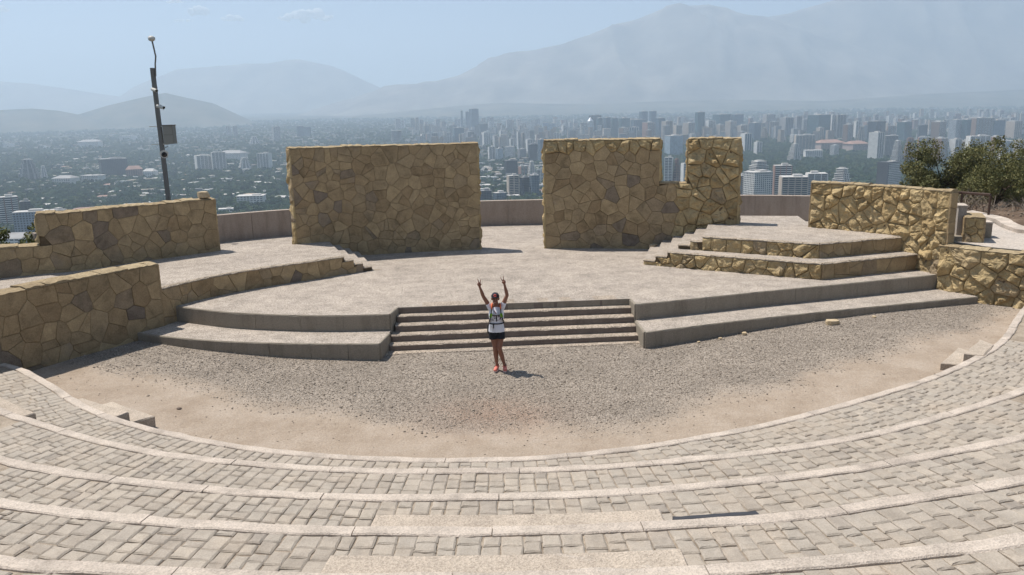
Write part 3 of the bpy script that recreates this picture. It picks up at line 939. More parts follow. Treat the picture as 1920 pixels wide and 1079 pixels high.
# right platform: two tiers, corner towards the viewer, side steps at the left
def right_tier(zb, zt_, C, Lf, Rg, wall, label, seed, nst, back):
    C, Lf, Rg = np.array(C), np.array(Lf), np.array(Rg)
    F_len = np.linalg.norm(C - Lf); d = (C - Lf) / F_len
    hs = (zt_ - zb) / nst; w = .36
    front = [tuple(Lf), tuple(C)]
    segs = [(i * w / F_len, (i + 1) * w / F_len, zb + hs * (i + 1)) for i in range(nst - 1)] + [((nst - 1) * w / F_len, 1, zt_)]
    wl_ = np.array(wall)
    tops = []
    k = (nst - 1) * w
    m0 = Lf + d * k; mw = wl_ + np.array([1, -.2]) * (.34 * (nst - 1))
    tops.append(([tuple(m0), tuple(C), tuple(Rg)] + back + [tuple(mw)], zt_))
    for i in range(nst - 1):
        a, b = Lf + d * (w * i), Lf + d * (w * (i + 1))
        wa, wb = wl_ + np.array([1, -.2]) * (.34 * i), wl_ + np.array([1, -.2]) * (.34 * (i + 1))
        tops.append(([tuple(a), tuple(b), tuple(wb), tuple(wa)], zb + hs * (i + 1)))
    return platform('stone_platform', label, [(front, segs, False, lambda s, z: .85), ([tuple(C), tuple(Rg)], [(0, 1, zt_)], False, lambda s, z: .05)], tops, zb - .3, None, seed, None)
right_tier(S, ZR1, (8.03, 20.33), (3.86, 22.96), (11.05, 21.42), (4.55, 25.62), 'lower tier of the stepped stone platform at right', 70, 3,
           [(11.0, 22.0), (10.2, 23.0), (9.2, 24.3), (7.2, 25.0)])
right_tier(ZR1, ZR2, (8.2, 21.0), (4.86, 22.98), (10.88, 21.92), (5.6, 25.36), 'upper tier of the stepped stone platform at right', 80, 3,
           [(10.6, 22.4), (10.0, 23.1), (9.2, 24.2), (9.6, 26.6), (7.6, 27.0), (7.2, 25.0)])

# ------------------------------------------------------------------ curved parapet at the back
pp_ = [(-15.0, 25.0), (-12.7, 27.2), (-10.6, 28.95), (-8.41, 30.3), (-5, 31.4), (-1.24, 31.98), (1.33, 32.05), (5.4, 32.25), (9.22, 32.2), (11.86, 31.4), (13.6, 30.5)]
PP = Path(pp_, .3)
zt_par = lambda s: 1.74
par = wall_core('parapet_wall', PP, [(0, PP.len, 1.70)], .4, .22, .6)
par.data.materials.clear(); par.data.materials.append(M['parapet'])
tag(par, 'curved pinkish concrete parapet wall behind the stone walls', 'parapet')
s = 0
while s < PP.len - .1:
    e = min(s + 1.42, PP.len); n = 6; V, F = [], []
    for i in range(n + 1):
        t = s + .006 + (e - s - .012) * i / n; p, nn = PP.at(t), PP.nrm(t)
        f = p + nn * .05; k = p - nn * .26
        V += [(f[0], f[1], .6), (f[0], f[1], 1.74), (k[0], k[1], 1.74), (k[0], k[1], .6)]
    for i in range(n):
        for c in range(3): F.append((4 * i + c, 4 * i + 4 + c, 4 * i + 5 + c, 4 * i + 1 + c))
    F.append((0, 1, 2, 3)); F.append(tuple(4 * n + c for c in (3, 2, 1, 0)))
    mesh_obj('panel', V, F, M['parapet'], par); s = e

# ------------------------------------------------------------------ plaza at the far right
M['path'] = m_aggregate('pale_plaza_concrete', (.50, .44, .38), (.44, .39, .34), (.8, 1.15), .15, 30)
up_poly = [(11.85, 20.7), (12.3, 20.0), (13.0, 19.3), (14.0, 18.5), (15.2, 17.6), (17.0, 19.5), (14.45, 22.0), (14.35, 22.8), (14.55, 23.6), (14.9, 24.6), (14.9, 26.5), (12.2, 26.0), (10.0, 24.2), (10.6, 23.4), (11.25, 22.3), (11.6, 21.6)]
slab('upper_plaza', up_poly, .3, 1.56, M['path'], M['riser'], 'pale paved path beyond the right stone wall')
kb = Path([(17.0, 19.45), (14.5, 22.0), (14.38, 22.8), (14.6, 23.6), (14.95, 24.6), (15.0, 26.4)], .2)
V, F = [], []
for i in range(len(kb.p)):
    p, nn = kb.p[i], kb.nrm(kb.L[i])
    a, b = p + nn * .0, p + nn * .32
    V += [(a[0], a[1], 1.4), (a[0], a[1], 1.66), (b[0], b[1], 1.7), (b[0], b[1], 1.4)]
for i in range(len(kb.p) - 1):
    for c in range(3): F.append((4 * i + c, 4 * i + 4 + c, 4 * i + 5 + c, 4 * i + 1 + c))
tag(mesh_obj('path_kerb', V, F, M['edge']), 'pale kerb along the path at the foot of the hillside', kind='structure')
M['grey_block'] = m_riser('grey_cast_concrete', (.42, .38, .34))
# short stone pier, plinth and bench beside it
stone_wall('stone_pier', 'short square stone pier beyond the end of the right stone wall',
           [(12.02, 20.98), (12.42, 20.82)], [(0, 1, 2.2)], 1.5, .95, .23, rough=lambda s, z: .5, seed=91, cat='stone pier', end_rough=.1)
pl = empty('plinth', (12.15, 21.5, 1.56), R(-20))
tag(pl, 'tall pale concrete slab post standing against the stone wall end', 'post')
mb = MB(); mb.box((0, 0, .45), (.2, .62, .9)); mb.build('post_body', M['grey_block'], pl)
mb = MB(); mb.box((0, 0, .92), (.24, .66, .04)); mb.build('post_cap', M['edge'], pl)
mb = MB(); mb.box((.05, -.3, .07), (.5, .5, .14)); mb.build('footing', M['riser'], pl)
bn = empty('concrete_bollard', (13.02, 21.75, 1.56), R(-15))
tag(bn, 'grey concrete block behind the stone pier', 'concrete block')
mb = MB(); mb.box((0, 0, .2), (.2, .5, .4)); mb.build('block_body', M['riser'], bn)
mb = MB(); mb.box((0, 0, .42), (.23, .53, .035)); mb.build('block_top', M['edge'], bn)
M['rust'] = plain('brown_painted_steel', (.06, .035, .025), .7)
rl = empty('railing', (14.2, 26.2, 1.5))
tag(rl, 'low brown steel railing behind the stone pier', 'railing')
rp = [(-2.0, .4), (-1.1, .25), (-.2, .1), (.55, -.1), (1.0, -.9)]
mb = MB(); mb.tube([(x, y, .82) for x, y in rp], .045, 6); mb.build('top_rail', M['rust'], rl)
for x, y in rp:
    mb = MB(); mb.tube([(x, y, 0), (x, y, .8)], .04, 6); mb.build('rail_post', M['rust'], rl)

# ------------------------------------------------------------------ loose stones
def rock(loc, size, label, cat='stone', mat=None, grp='loose stones on the ground', flat=.5, rz=None):
    mb = MB(); mb.ell((0, 0, 0), (1, 1, 1), 9, 6)
    sx, sy = size; r = random.Random(int(loc[0] * 997 + loc[1] * 31))
    V = []
    for v in mb.v:
        v = Vector(v); k = 1 + .35 * mnoise.noise(v * 1.7 + Vector(loc)) + r.uniform(-.05, .05)
        q = Vector((max(-.8, min(.8, v.x * k)), max(-.8, min(.8, v.y * k)), max(-.7, min(.62, v.z * k))))
        V.append((q.x * sx, q.y * sy, (q.z + .6) * sx * flat))
    o = mesh_obj('loose_stone', V, mb.f, mat or M['rock'])
    o.location = loc; o.rotation_euler = (0, 0, r.uniform(0, 3) if rz is None else rz)
    return tag(o, label, cat, grp)
M['rock'] = (lambda t: t.color(t.ramp(t.noise(9, 6, .7), [(.3, (.36, .27, .16)), (.7, (.55, .45, .31))])).bump(t.noise(20, 6), .6, .03).m)(NT('broken_ochre_rock', .95, .1))
rock((7.46, 18.05, .17), (.19, .14), 'flat yellow broken stone lying against the right tier', flat=.45, rz=.2)
rock((5.28, 17.6, .09), (.085, .065), 'pale pebble-sized rock touching the right tier near the steps')
rock((4.68, 17.4, .05), (.055, .05), 'small pale rock beside the right tier, second from the steps')
rock((4.15, 17.22, .03), (.05, .04), 'tiny pale rock beside the right tier nearest the steps')
rock((8.63, 18.48, .19), (.075, .05), 'small yellow rock beside the far right part of the tier')
rock((-9.02, 23.62, 2.885), (.2, .17), 'loose ochre stone on top of the left curved wall', flat=.75, rz=.7)
rock((4.55, 25.3, .8), (.25, .14), 'pale stone lying where the notched wall meets the right platform')
rock((-3.08, 10.98, .01), (.06, .05), 'small dark stone on the dirt beside the lowest coping', mat=plain('dark_rock', (.12, .09, .07)))
rock((-5.95, 13.45, .1), (.05, .05), 'dark little stone on the dirt near the left steps', mat=bpy.data.materials['dark_rock'])

# ------------------------------------------------------------------ security camera pole outside the parapet
M['pole'] = plain('dusty_grey_steel', (.17, .162, .148), .6, .3)
M['cambody'] = plain('pale_camera_plastic', (.55, .53, .48), .5)
M['lens'] = plain('dark_glass', (.01, .01, .012), .1, .6)
M['cabinet'] = plain('beige_grey_cabinet', (.23, .22, .19), .6)
po = empty('camera_pole', (-12.78, 30.05, .2))
tag(po, 'tall leaning dark steel pole carrying cameras behind the left curved wall', 'pole')
lean = -.012
def px(z): return lean * z
mb = MB(); mb.box((px(3.4), 0, 3.4), (.13, .13, 6.8), M=Matrix.Rotation(lean, 3, 'Y')); mb.build('shaft', M['pole'], po)
mb = MB(); mb.tube([(px(6.6) + .09, -.02, 6.5), (px(6.8) + .12, 0, 6.95), (px(7) + .17, 0, 7.2), (px(7) + .1, 0, 7.75)], .03, 6); mb.build('antenna_mast', M['pole'], po)
mb = MB(); mb.ell((px(7) + .09, 0, 7.82), (.125, .125, .1), 14, 9); mb.build('dome_housing', M['cambody'], po)
def cctv(z, dx, ang, nm='camera'):
    Mx = Matrix.Rotation(ang, 3, 'Z') @ Matrix.Rotation(R(12), 3, 'X')
    mb = MB()
    c = Vector((px(z) + dx, -.2, z))
    d = Mx @ Vector((0, -1, 0))
    mb.tube([c - d * .15, c + d * .16], .06, 10); o = mb.build(nm, M['cambody'], po)
    m2 = MB(); m2.tube([c + d * .155, c + d * .175], .05, 10); m2.build('lens', M['lens'], o)
    m3 = MB(); m3.tube([(px(z), 0, z + .05), tuple(c + Vector((0, .08, .05)))], .025, 6); m3.build('bracket', M['pole'], o)
cctv(6.02, .06, R(50)); cctv(5.42, .2, R(70))
mb = MB(); mb.box((px(4.3) + .34, 0, 4.42), (.36, .3, .66)); cb = mb.build('control_box', M['cabinet'], po)
mb = MB(); mb.box((px(4.3) + .34, -.155, 4.58), (.32, .012, .28)); mb.box((px(4.3) + .34, -.155, 4.26), (.32, .012, .28)); mb.build('box_door', plain('cabinet_door', (.27, .26, .225), .6), cb)
mb = MB(); mb.box((px(4.3) + .34, 0, 4.765), (.4, .34, .03)); mb.build('box_hood', M['pole'], cb)
for z in (4.72, 4.08):
    mb = MB(); mb.box((px(z) - .16, 0, z), (.42, .05, .03)); mb.box((px(z) + .14, 0, z), (.2, .06, .04)); mb.build('clamp_arm', M['cambody'], po)
mb = MB()
c = Vector((px(3.75) + .16, -.22, 3.74))
mb.tube([c + Vector((-.06, .2, 0)), c + Vector((0, .02, 0)), c + Vector((.03, -.12, -.01))], [.05, .08, .15], 14); hn = mb.build('horn_speaker', M['cambody'], po)
m2 = MB(); m2.tube([c + Vector((.03, -.115, -.01)), c + Vector((.034, -.135, -.01))], [.115, .05], 12); m2.build('horn_mouth', M['lens'], hn)
m2 = MB(); m2.tube([c + Vector((0, .0, .06)), c + Vector((-.02, .05, .2)), c + Vector((.1, .12, .26))], .014, 6); m2.build('cable', M['pole'], hn)
mb = MB(); mb.box((0, 0, -.3), (.35, .35, .6)); mb.build('pole_foot', M['riser'], po)

# ------------------------------------------------------------------ person, arms raised, both hands in a V sign
def fuse(name, mb, voxel, mat, parent, smooth_it=6, mats=None):
    """several overlapping shapes fused into one continuous skin"""
    me = bpy.data.meshes.new(name); me.from_pydata(mb.v, [], mb.f); me.update()
    bm = bmesh.new(); bm.from_mesh(me); bmesh.ops.recalc_face_normals(bm, faces=bm.faces); bm.to_mesh(me); bm.free()
    o = bpy.data.objects.new(name, me); COL.objects.link(o)
    m = o.modifiers.new('r', 'REMESH'); m.mode = 'VOXEL'; m.voxel_size = voxel; m.use_smooth_shade = True
    s = o.modifiers.new('s', 'SMOOTH'); s.iterations = smooth_it; s.factor = .5
    bpy.context.view_layer.update()
    dg = bpy.context.evaluated_depsgraph_get()
    me2 = bpy.data.meshes.new_from_object(o.evaluated_get(dg))
    bpy.data.objects.remove(o); bpy.data.meshes.remove(me)
    me2.name = name; me2.materials.clear()
    for mm in (mats or [mat]): me2.materials.append(mm)
    me2.polygons.foreach_set('use_smooth', [True] * len(me2.polygons))
    return link(bpy.data.objects.new(name, me2), parent)

M['skin'] = (lambda t: t.color(t.mix((.27, .13, .082), (.225, .10, .065), t.noise(9))).m)(NT('tanned_skin', .5, .35))
pe = empty('person', (-.28, 15.58, ground_z(-.28, 15.58) + .012))
pe.scale = (.968, .968, .968)
tag(pe, 'person in white shirt, black shorts and dark cap raising both arms in V signs', 'person')
# joints: x to image right, y away from the camera, z up
J = dict(hipL=(-.125, 0, .84), hipR=(.03, 0, .84), kneeL=(-.085, -.01, .475), kneeR=(.005, -.06, .475), ankL=(-.06, .03, .09), ankR=(.105, .02, .09),
         pel=(-.05, 0, .90), waist=(-.05, .005, 1.05), chest=(-.045, .01, 1.24), neck=(-.045, .012, 1.41), head=(-.06, -.01, 1.545),
         shL=(-.175, .01, 1.365), shR=(.085, .01, 1.38), elL=(-.305, -.01, 1.60), elR=(.185, -.015, 1.62), wrL=(-.375, -.05, 1.82), wrR=(.135, -.05, 1.86))
J = {k: Vector(v) for k, v in J.items()}
b = MB()
def lerp(a, c, t): return a + (c - a) * t
# legs: thigh and calf taper
for s_ in 'LR':
    h, k, a = J['hip' + s_], J['knee' + s_], J['ank' + s_]
    b.tube([h + Vector((0, 0, .04)), lerp(h, k, .25), lerp(h, k, .6), k + Vector((0, 0, .05)), k, lerp(k, a, .12) + Vector((0, .008, 0)), lerp(k, a, .32) + Vector((0, .022, 0)), lerp(k, a, .6) + Vector((0, .012, 0)), lerp(k, a, .9), a + Vector((0, 0, -.04))],
           [.088, .082, .066, .054, .053, .049, .054, .042, .031, .034], 14)
# torso
b.tube([J['pel'] - Vector((0, 0, .06)), J['pel'], J['waist'], J['chest'], J['neck'] - Vector((0, 0, .06)), J['neck']], [.13, .137, .115, .138, .11, .055], 18, .66)
b.ell(J['chest'] + Vector((0, -.03, 0)), (.125, .09, .1), 14, 9)
b.tube([J['shL'], lerp(J['shL'], J['shR'], .5) + Vector((0, 0, .02)), J['shR']], [.052, .06, .052], 12)
# neck and head
b.tube([J['neck'] - Vector((0, 0, .04)), J['neck'] + Vector((-.005, 0, .05)), J['head'] - Vector((0, -.01, .04))], [.055, .047, .05], 12)
b.ell(J['head'] + Vector((0, .008, .025)), (.073, .088, .095), 16, 12)
b.ell(J['head'] + Vector((0, -.03, -.045)), (.056, .058, .065), 14, 10)
b.ell(J['head'] + Vector((0, -.08, -.09)), (.024, .02, .02), 10, 8)
b.tube([J['head'] + Vector((0, -.083, .02)), J['head'] + Vector((0, -.108, -.028)), J['head'] + Vector((0, -.09, -.034))], [.009, .014, .012], 8)
for sx in (-1, 1):
    b.ell(J['head'] + Vector((.075 * sx, .012, -.005)), (.012, .022, .032), 8, 8)
    b.ell(J['head'] + Vector((.033 * sx, -.07, -.03)), (.022, .018, .02), 8, 8)
# arms
for s_ in 'LR':
    h, e, w = J['sh' + s_], J['el' + s_], J['wr' + s_]
    b.tube([h, lerp(h, e, .3), lerp(h, e, .75), e, lerp(e, w, .25), lerp(e, w, .7), w], [.056, .049, .040, .037, .038, .028, .023], 12)
# hands with five separate fingers
hands = []
for s_, sg in (('L', 1), ('R', -1)):
    e, w = J['el' + s_], J['wr' + s_]
    d = (w - e).normalized(); d = (d + Vector((.05 * sg, -.05, .6))).normalized()
    side = Vector((1, 0, 0)); side = (side - d * side.dot(d)).normalized() * sg      # towards the thumb side
    fr = d.cross(side); fr = fr if fr.y < 0 else -fr                                  # palm faces the camera
    H = MB()
    Mr = Matrix((side, fr, d)).transposed()
    H.ell(w + d * .045, (.038, .018, .052), 12, 9, Mr)
    H.tube([w - d * .03, w + d * .015], [.022, .026], 10, .75)
    kn = lambda u: w + d * .085 + side * u
    def finger(base, dirs, lens, rad):
        pts = [base]
        for q, l in zip(dirs, lens): pts.append(pts[-1] + q.normalized() * l)
        H.tube(pts, [rad, rad * .96, rad * .88, rad * .72][:len(pts)], 8)
        H.ell(pts[-1], (rad * .72,) * 3, 8, 6)
    finger(kn(.026) - d * .015, [d + side * .30, d + side * .34, d + side * .36], [.04, .026, .022], .0095)          # index
    finger(kn(.006) - d * .012, [d - side * .14, d - side * .18, d - side * .20], [.045, .029, .023], .0098)          # middle
    finger(kn(-.013) - d * .015, [d * .55 + fr, fr * .5 - d, -d - fr * .5], [.036, .026, .02], .0092)                 # ring, folded
    finger(kn(-.03) - d * .022, [d * .5 + fr - side * .1, fr * .4 - d, -d - fr * .5], [.028, .02, .016], .0082)       # little, folded
    finger(w + d * .028 + side * .028, [side * .55 + d * .6 + fr * .6, -side * .8 + fr * .5 + d * .55, -side + d * .15 + fr * .1], [.03, .028, .022], .0108)  # thumb over them
    hands.append(H)
for H in hands: b.add(H.v, H.f)
body = fuse('body', b, .0055, M['skin'], pe, 3)
# face details on the skin
hd = J['head']
mb = MB()
for sx in (-1, 1): mb.ell(hd + Vector((.029 * sx, -.077, .022)), (.013, .007, .007), 10, 8)
mb.build('eye', plain('eye_dark', (.02, .015, .012), .3), body, True)
mb = MB(); mb.ell(hd + Vector((0, -.089, -.060)), (.020, .006, .0045), 12, 6); mo = mb.build('mouth', plain('teeth_white', (.55, .5, .46), .4), body, True)
mb = MB(); mb.tube([hd + Vector((-.028, -.078, -.054)), hd + Vector((0, -.093, -.067)), hd + Vector((.028, -.078, -.054))], .0045, 6); mb.build('lip', plain('lips', (.28, .09, .075), .5), body, True)
for sx in (-1, 1):
    mb = MB(); mb.tube([hd + Vector((.014 * sx, -.084, .042)), hd + Vector((.03 * sx, -.083, .047)), hd + Vector((.045 * sx, -.073, .042))], .004, 6); mb.build('eyebrow', plain('hair_dark', (.015, .01, .008), .6), body, True)
# hair: gathered under the cap, a tail behind the neck
mb = MB(); mb.ell(hd + Vector((0, .03, .02)), (.078, .078, .09), 14, 10); mb.tube([hd + Vector((0, .1, .02)), hd + Vector((.01, .14, -.06)), hd + Vector((.0, .12, -.17))], [.03, .035, .012], 10)
fuse('hair', mb, .008, bpy.data.materials['hair_dark'], pe, 3)
# cap
M['capcloth'] = plain('charcoal_cap_cloth', (.028, .026, .036), .85)
mb = MB(); mb.ell(hd + Vector((0, .012, .05)), (.085, .1, .085), 18, 12)
keep = [(v, f) for v, f in [(mb.v, mb.f)]][0]
V = [(x, y, max(z, hd.z + .035)) for x, y, z in mb.v]
cap = mesh_obj('cap', V, mb.f, M['capcloth'], pe, True)
n = 15; V = []
for i in range(n):
    a = R(205 + 130 * i / (n - 1))
    for (r_, dz) in ((.094, .012), (.142, .012), (.141, .004), (.092, .004)):
        V.append((hd.x + math.cos(a) * min(r_, .1 + .02) * .88, hd.y + .012 + math.sin(a) * r_, hd.z + .045 + dz - .03 * math.cos(a) ** 2))
F = [(4 * i + c, 4 * i + 4 + c, 4 * i + 4 + (c + 1) % 4, 4 * i + (c + 1) % 4) for i in range(n - 1) for c in range(4)]
F += [(0, 1, 2, 3), (4 * n - 1, 4 * n - 2, 4 * n - 3, 4 * n - 4)]
mesh_obj('cap_brim', V, F, M['capcloth'], cap, True)
mb = MB()
pts = []
for i in range(12):
    a = R(40 + 300 * i / 11)
    x = math.cos(a) * .026; z = math.sin(a) * .02
    y = -.1 * math.sqrt(max(.05, 1 - (x / .085) ** 2 - ((z + .035) / .085) ** 2)) - .004
    pts.append(hd + Vector((x, .012 + y, .05 + .035 + z)))
pts.append(pts[-1] + Vector((-.016, -.002, .002)))
mb.tube(pts, .0065, 6); mb.build('cap_emblem', plain('coral_red_stitching', (.75, .12, .09), .6), cap, True)
# shirt
def m_shirt():
    t = NT('white_printed_shirt', .85, .15)
    tc = t.n.new('ShaderNodeTexCoord').outputs['Object']
    x, y, z = t.sep(tc)[:3]
    n1 = t.noise(26, 4, .6, tc, 1.2)
    band = t.math('MULTIPLY', t.math('LESS_THAN', t.math('ABSOLUTE', t.math('SUBTRACT', z, 1.17)), .065), t.math('LESS_THAN', t.math('ABSOLUTE', t.math('ADD', x, .045)), .11))
    f = t.math('MULTIPLY', t.ramp(n1, [(.52, 0), (.56, 1)]), band)
    ink = t.ramp(t.noise(17, 2, .5, tc), [(.4, (.04, .045, .09)), (.6, (.11, .05, .12))])
    c = t.mix((.72, .73, .78), ink, f)
    t.color(c); t.bump(t.noise(14, 4, .6, tc), .25, .01)
    return t.m
mb = MB()
mb.tube([(-.05, 0, .845), (-.05, 0, .86), (-.05, 0, .95), (-.05, .0, 1.05), (-.047, .006, 1.2), (-.045, .01, 1.31), (-.045, .012, 1.385)], [.170, .170, .160, .140, .160, .15, .082], 20, .72)
mb.ell(J['chest'] + Vector((0, -.035, 0)), (.135, .1, .11), 14, 9)
for s_ in 'LR':
    h, e = J['sh' + s_], J['el' + s_]
    mb.tube([lerp(h, J['chest'], .45), h + Vector((0, 0, -.005)), lerp(h, e, .17), lerp(h, e, .34)], [.075, .060, .056, .052], 14)
sh = fuse('shirt', mb, .008, m_shirt(), pe, 4)
mb = MB(); mb.tube([(-.085, -.148, 1.325), (-.068, -.155, 1.30), (-.06, -.157, 1.275), (-.045, -.157, 1.27)], .008, 6); mb.build('chest_print', plain('dark_red_print', (.16, .02, .05), .8), sh)
# shorts
mb = MB()
mb.tube([(-.05, 0, .95), (-.05, 0, .86), (-.05, 0, .80)], [.150, .160, .160], 20, .76)
for s_ in 'LR':
    h, k = J['hip' + s_], J['knee' + s_]
    mb.tube([h + Vector((0, 0, 0)), lerp(h, k, .2), lerp(h, k, .40)], [.098, .1, .104], 16)
fuse('shorts', mb, .008, plain('black_shorts_cloth', (.012, .014, .02), .8), pe, 4)
# shoes and socks
M['shoe'] = plain('coral_shoe_mesh', (.66, .20, .15), .8); M['sole'] = plain('pale_shoe_sole', (.6, .5, .46), .7)
for s_, a in (('L', R(-14)), ('R', R(4))):
    k = J['ank' + s_]; Mz = Matrix.Rotation(a, 3, 'Z')
    mb = MB()
    q = lambda x, y, z: Vector((k.x, k.y, 0)) + Mz @ Vector((x, y, z))
    mb.tube([q(0, .045, .05), q(0, -.0, .055), q(0, -.08, .048), q(.0, -.15, .036), q(0, -.185, .03)], [.036, .043, .044, .04, .024], 14, .95)
    mb.tube([q(0, .02, .05), q(0, .015, .1)], [.042, .04], 12)
    so = fuse('shoe', mb, .006, M['shoe'], pe, 3)
    m2 = MB(); m2.prism([tuple(q(math.cos(t) * .045, math.sin(t) * .125 - .065, 0)[:2]) for t in np.linspace(0, 6.283, 18, endpoint=False)], -.004, .026); m2.build('sole', M['sole'], so)
    m2 = MB(); m2.tube([q(-.03, -.05, .088), q(0, -.06, .096), q(.03, -.05, .088)], .006, 6); m2.tube([q(-.03, -.08, .078), q(0, -.09, .084), q(.03, -.08, .078)], .006, 6); m2.build('lace', plain('shoe_lace', (.5, .12, .1), .8), so)
    m2 = MB(); m2.tube([q(0, .015, .095), q(0, .015, .125)], .038, 12); m2.build('sock', plain('dark_sock', (.05, .03, .035), .9), so)
# small backpack: sack behind, straps over the shoulders, chest and waist belts
M['strap'] = plain('black_webbing', (.012, .012, .014), .8); M['orange'] = plain('orange_pad', (.85, .19, .06), .7); M['green'] = plain('lime_strap', (.22, .50, .04), .7)
mb = MB(); mb.ell((-.045, .17, 1.2), (.125, .09, .2), 14, 10); mb.ell((-.045, .16, 1.08), (.12, .08, .1), 14, 10)
bp = fuse('backpack', mb, .01, M['strap'], pe, 4)
for sx, nm in ((-1, 'L'), (1, 'R')):
    X = lambda d: -.047 + sx * d
    path = [(X(.075), .10, 1.40), (X(.08), .03, 1.425), (X(.088), -.05, 1.40), (X(.094), -.115, 1.345), (X(.10), -.152, 1.27), (X(.118), -.138, 1.19), (X(.136), -.095, 1.12), (X(.150), -.03, 1.07)]
    mb = MB(); mb.tube(path, .03, 10, .35); st_ = mb.build('strap', M['strap'], bp, True)
    mb = MB(); mb.tube([(p[0], p[1] - .012, p[2] + .008) for p in path[1:4]], .033, 10, .4); mb.build('strap_pad', M['orange'], st_, True)
    mb = MB(); mb.tube([(p[0], p[1] - .013, p[2]) for p in path[4:6]], .026, 8, .35); mb.build('strap_trim', M['green'], st_, True)
mb = MB(); mb.tube([(-.15, -.155, 1.235), (-.047, -.166, 1.23), (.055, -.155, 1.235)], .009, 6); mb.build('chest_belt', M['strap'], bp)
mb = MB(); mb.tube([(-.047, -.165, 1.225), (-.04, -.15, 1.15), (-.042, -.148, 1.10)], .012, 6); mb.build('drink_tube', M['strap'], bp)
ring = [(-.05 + math.cos(t) * .150, .0 + math.sin(t) * .113, 1.035) for t in np.linspace(0, 6.283, 25)]
mb = MB(); mb.tube(ring, .013, 6); mb.build('waist_belt', M['strap'], bp)
mb = MB(); mb.tube([(-.108, -.128, 1.03), (-.108, -.135, .95)], .009, 6); mb.build('belt_tail', M['strap'], bp)
mb = MB(); mb.box((-.155, -.105, .965), (.075, .01, .12), rz=-.5); tg = mb.build('hip_tag', plain('white_tag', (.8, .8, .8), .6), bp)
mb = MB(); mb.tube([(-.165, -.122, .985), (-.15, -.13, .995), (-.138, -.136, .98), (-.148, -.133, .965)], .004, 6); mb.build('tag_mark', plain('tag_ink', (.35, .35, .38), .8), tg)
mb = MB(); mb.tube([(-.215, .02, .98), (-.222, .02, .86), (-.22, .02, .80)], [.02, .026, .02], 10); mb.build('bottle', M['strap'], bp)

# ------------------------------------------------------------------ trees near the stage
M['bark'] = (lambda t: t.color(t.ramp(t.noise(12, 5), [(.3, (.05, .038, .028)), (.7, (.11, .085, .065))])).m)(NT('dark_bark', .95, .1))
def m_leaf(name, pal):
    t = NT(name, .75, .2)
    r = t.island()
    t.color(t.ramp(r, pal)); t.b.inputs['Transmission Weight'].default_value = 0
    return t.m
M['espino'] = m_leaf('dusty_olive_leaf', [(0, (.085, .092, .034)), (.5, (.14, .14, .052)), (.85, (.19, .18, .072)), (1, (.25, .22, .095))])
M['bushleaf'] = m_leaf('bright_shrub_leaf', [(0, (.06, .075, .02)), (.6, (.12, .13, .035)), (1, (.22, .19, .06))])

def leaf_cloud(centers, radii, n, size, mat, name, parent, flat=.75):
    c = np.array(centers); r = np.array(radii)
    idx = rng.choice(len(c), n, p=(r ** 2) / (r ** 2).sum())
    d = rng.normal(size=(n, 3)); d /= np.linalg.norm(d, axis=1)[:, None]
    rad = r[idx] * rng.uniform(.25, 1.08, n) ** .6
    P = c[idx] + d * rad[:, None] * np.array([1, 1, flat])
    u = rng.normal(size=(n, 3)); u /= np.linalg.norm(u, axis=1)[:, None]
    w = np.cross(u, rng.normal(size=(n, 3))); w /= np.linalg.norm(w, axis=1)[:, None]
    s = size * rng.uniform(.5, 1.4, n)[:, None]
    V = np.stack([P - u * s, P + w * s * .5, P + u * s, P - w * s * .5], 1).reshape(-1, 3)
    me = bpy.data.meshes.new(name)
    me.vertices.add(4 * n); me.vertices.foreach_set('co', V.reshape(-1))
    me.loops.add(4 * n); me.loops.foreach_set('vertex_index', np.arange(4 * n))
    me.polygons.add(n); me.polygons.foreach_set('loop_start', np.arange(n) * 4)
    me.materials.append(mat); me.update(calc_edges=True); me.validate()
    return link(bpy.data.objects.new(name, me), parent)

def tree(name, loc, h, spread, label, seed, leaf, nleaf=5000, size=.09, stems=3, cat='tree', group=None, low=.35):
    r = random.Random(seed)
    t = empty(name, loc); tag(t, label, cat, group)
    mb = MB(); tips = []
    for s in range(stems):
        a = 6.283 * s / stems + r.uniform(-.5, .5)
        p = Vector((r.uniform(-.1, .1), r.uniform(-.1, .1), -.3)); d = Vector((math.cos(a) * .35, math.sin(a) * .35, 1)).normalized()
        pts = [p]; L = h * .55
        for i in range(5):
            d = (d + Vector((r.uniform(-.22, .22), r.uniform(-.22, .22), .05))).normalized()
            pts.append(pts[-1] + d * L / 5)
        r0_ = .022 * h * r.uniform(.7, 1.1)
        mb.tube(pts, [r0_ * (1 - .13 * i) for i in range(6)], 7)
        for q in range(5):
            st_ = pts[r.choice((2, 3, 4, 5))]; aa = r.uniform(0, 6.283)
            d2 = Vector((math.cos(aa), math.sin(aa), r.uniform(.1, .8))).normalized()
            bp_ = [st_]
            for i in range(4):
                d2 = (d2 + Vector((r.uniform(-.3, .3), r.uniform(-.3, .3), r.uniform(-.1, .2)))).normalized()
                bp_.append(bp_[-1] + d2 * spread * r.uniform(.16, .27))
            mb.tube(bp_, [r0_ * .5, r0_ * .4, r0_ * .3, r0_ * .2, r0_ * .1], 5)
            tips += bp_[2:]
    mb.build('trunk', M['bark'], t)
    cs, rs = [], []
    for p in tips:
        cs.append(tuple(p)); rs.append(r.uniform(.14, .28) * spread)
    for i in range(26):
        a = r.uniform(0, 6.283); q = r.uniform(.2, 1) ** .5
        cs.append((math.cos(a) * q * spread * .8, math.sin(a) * q * spread * .8, h * r.uniform(low, .92))); rs.append(r.uniform(.1, .24) * spread)
    leaf_cloud(cs, rs, nleaf, size, leaf, 'crown', t)
    return t

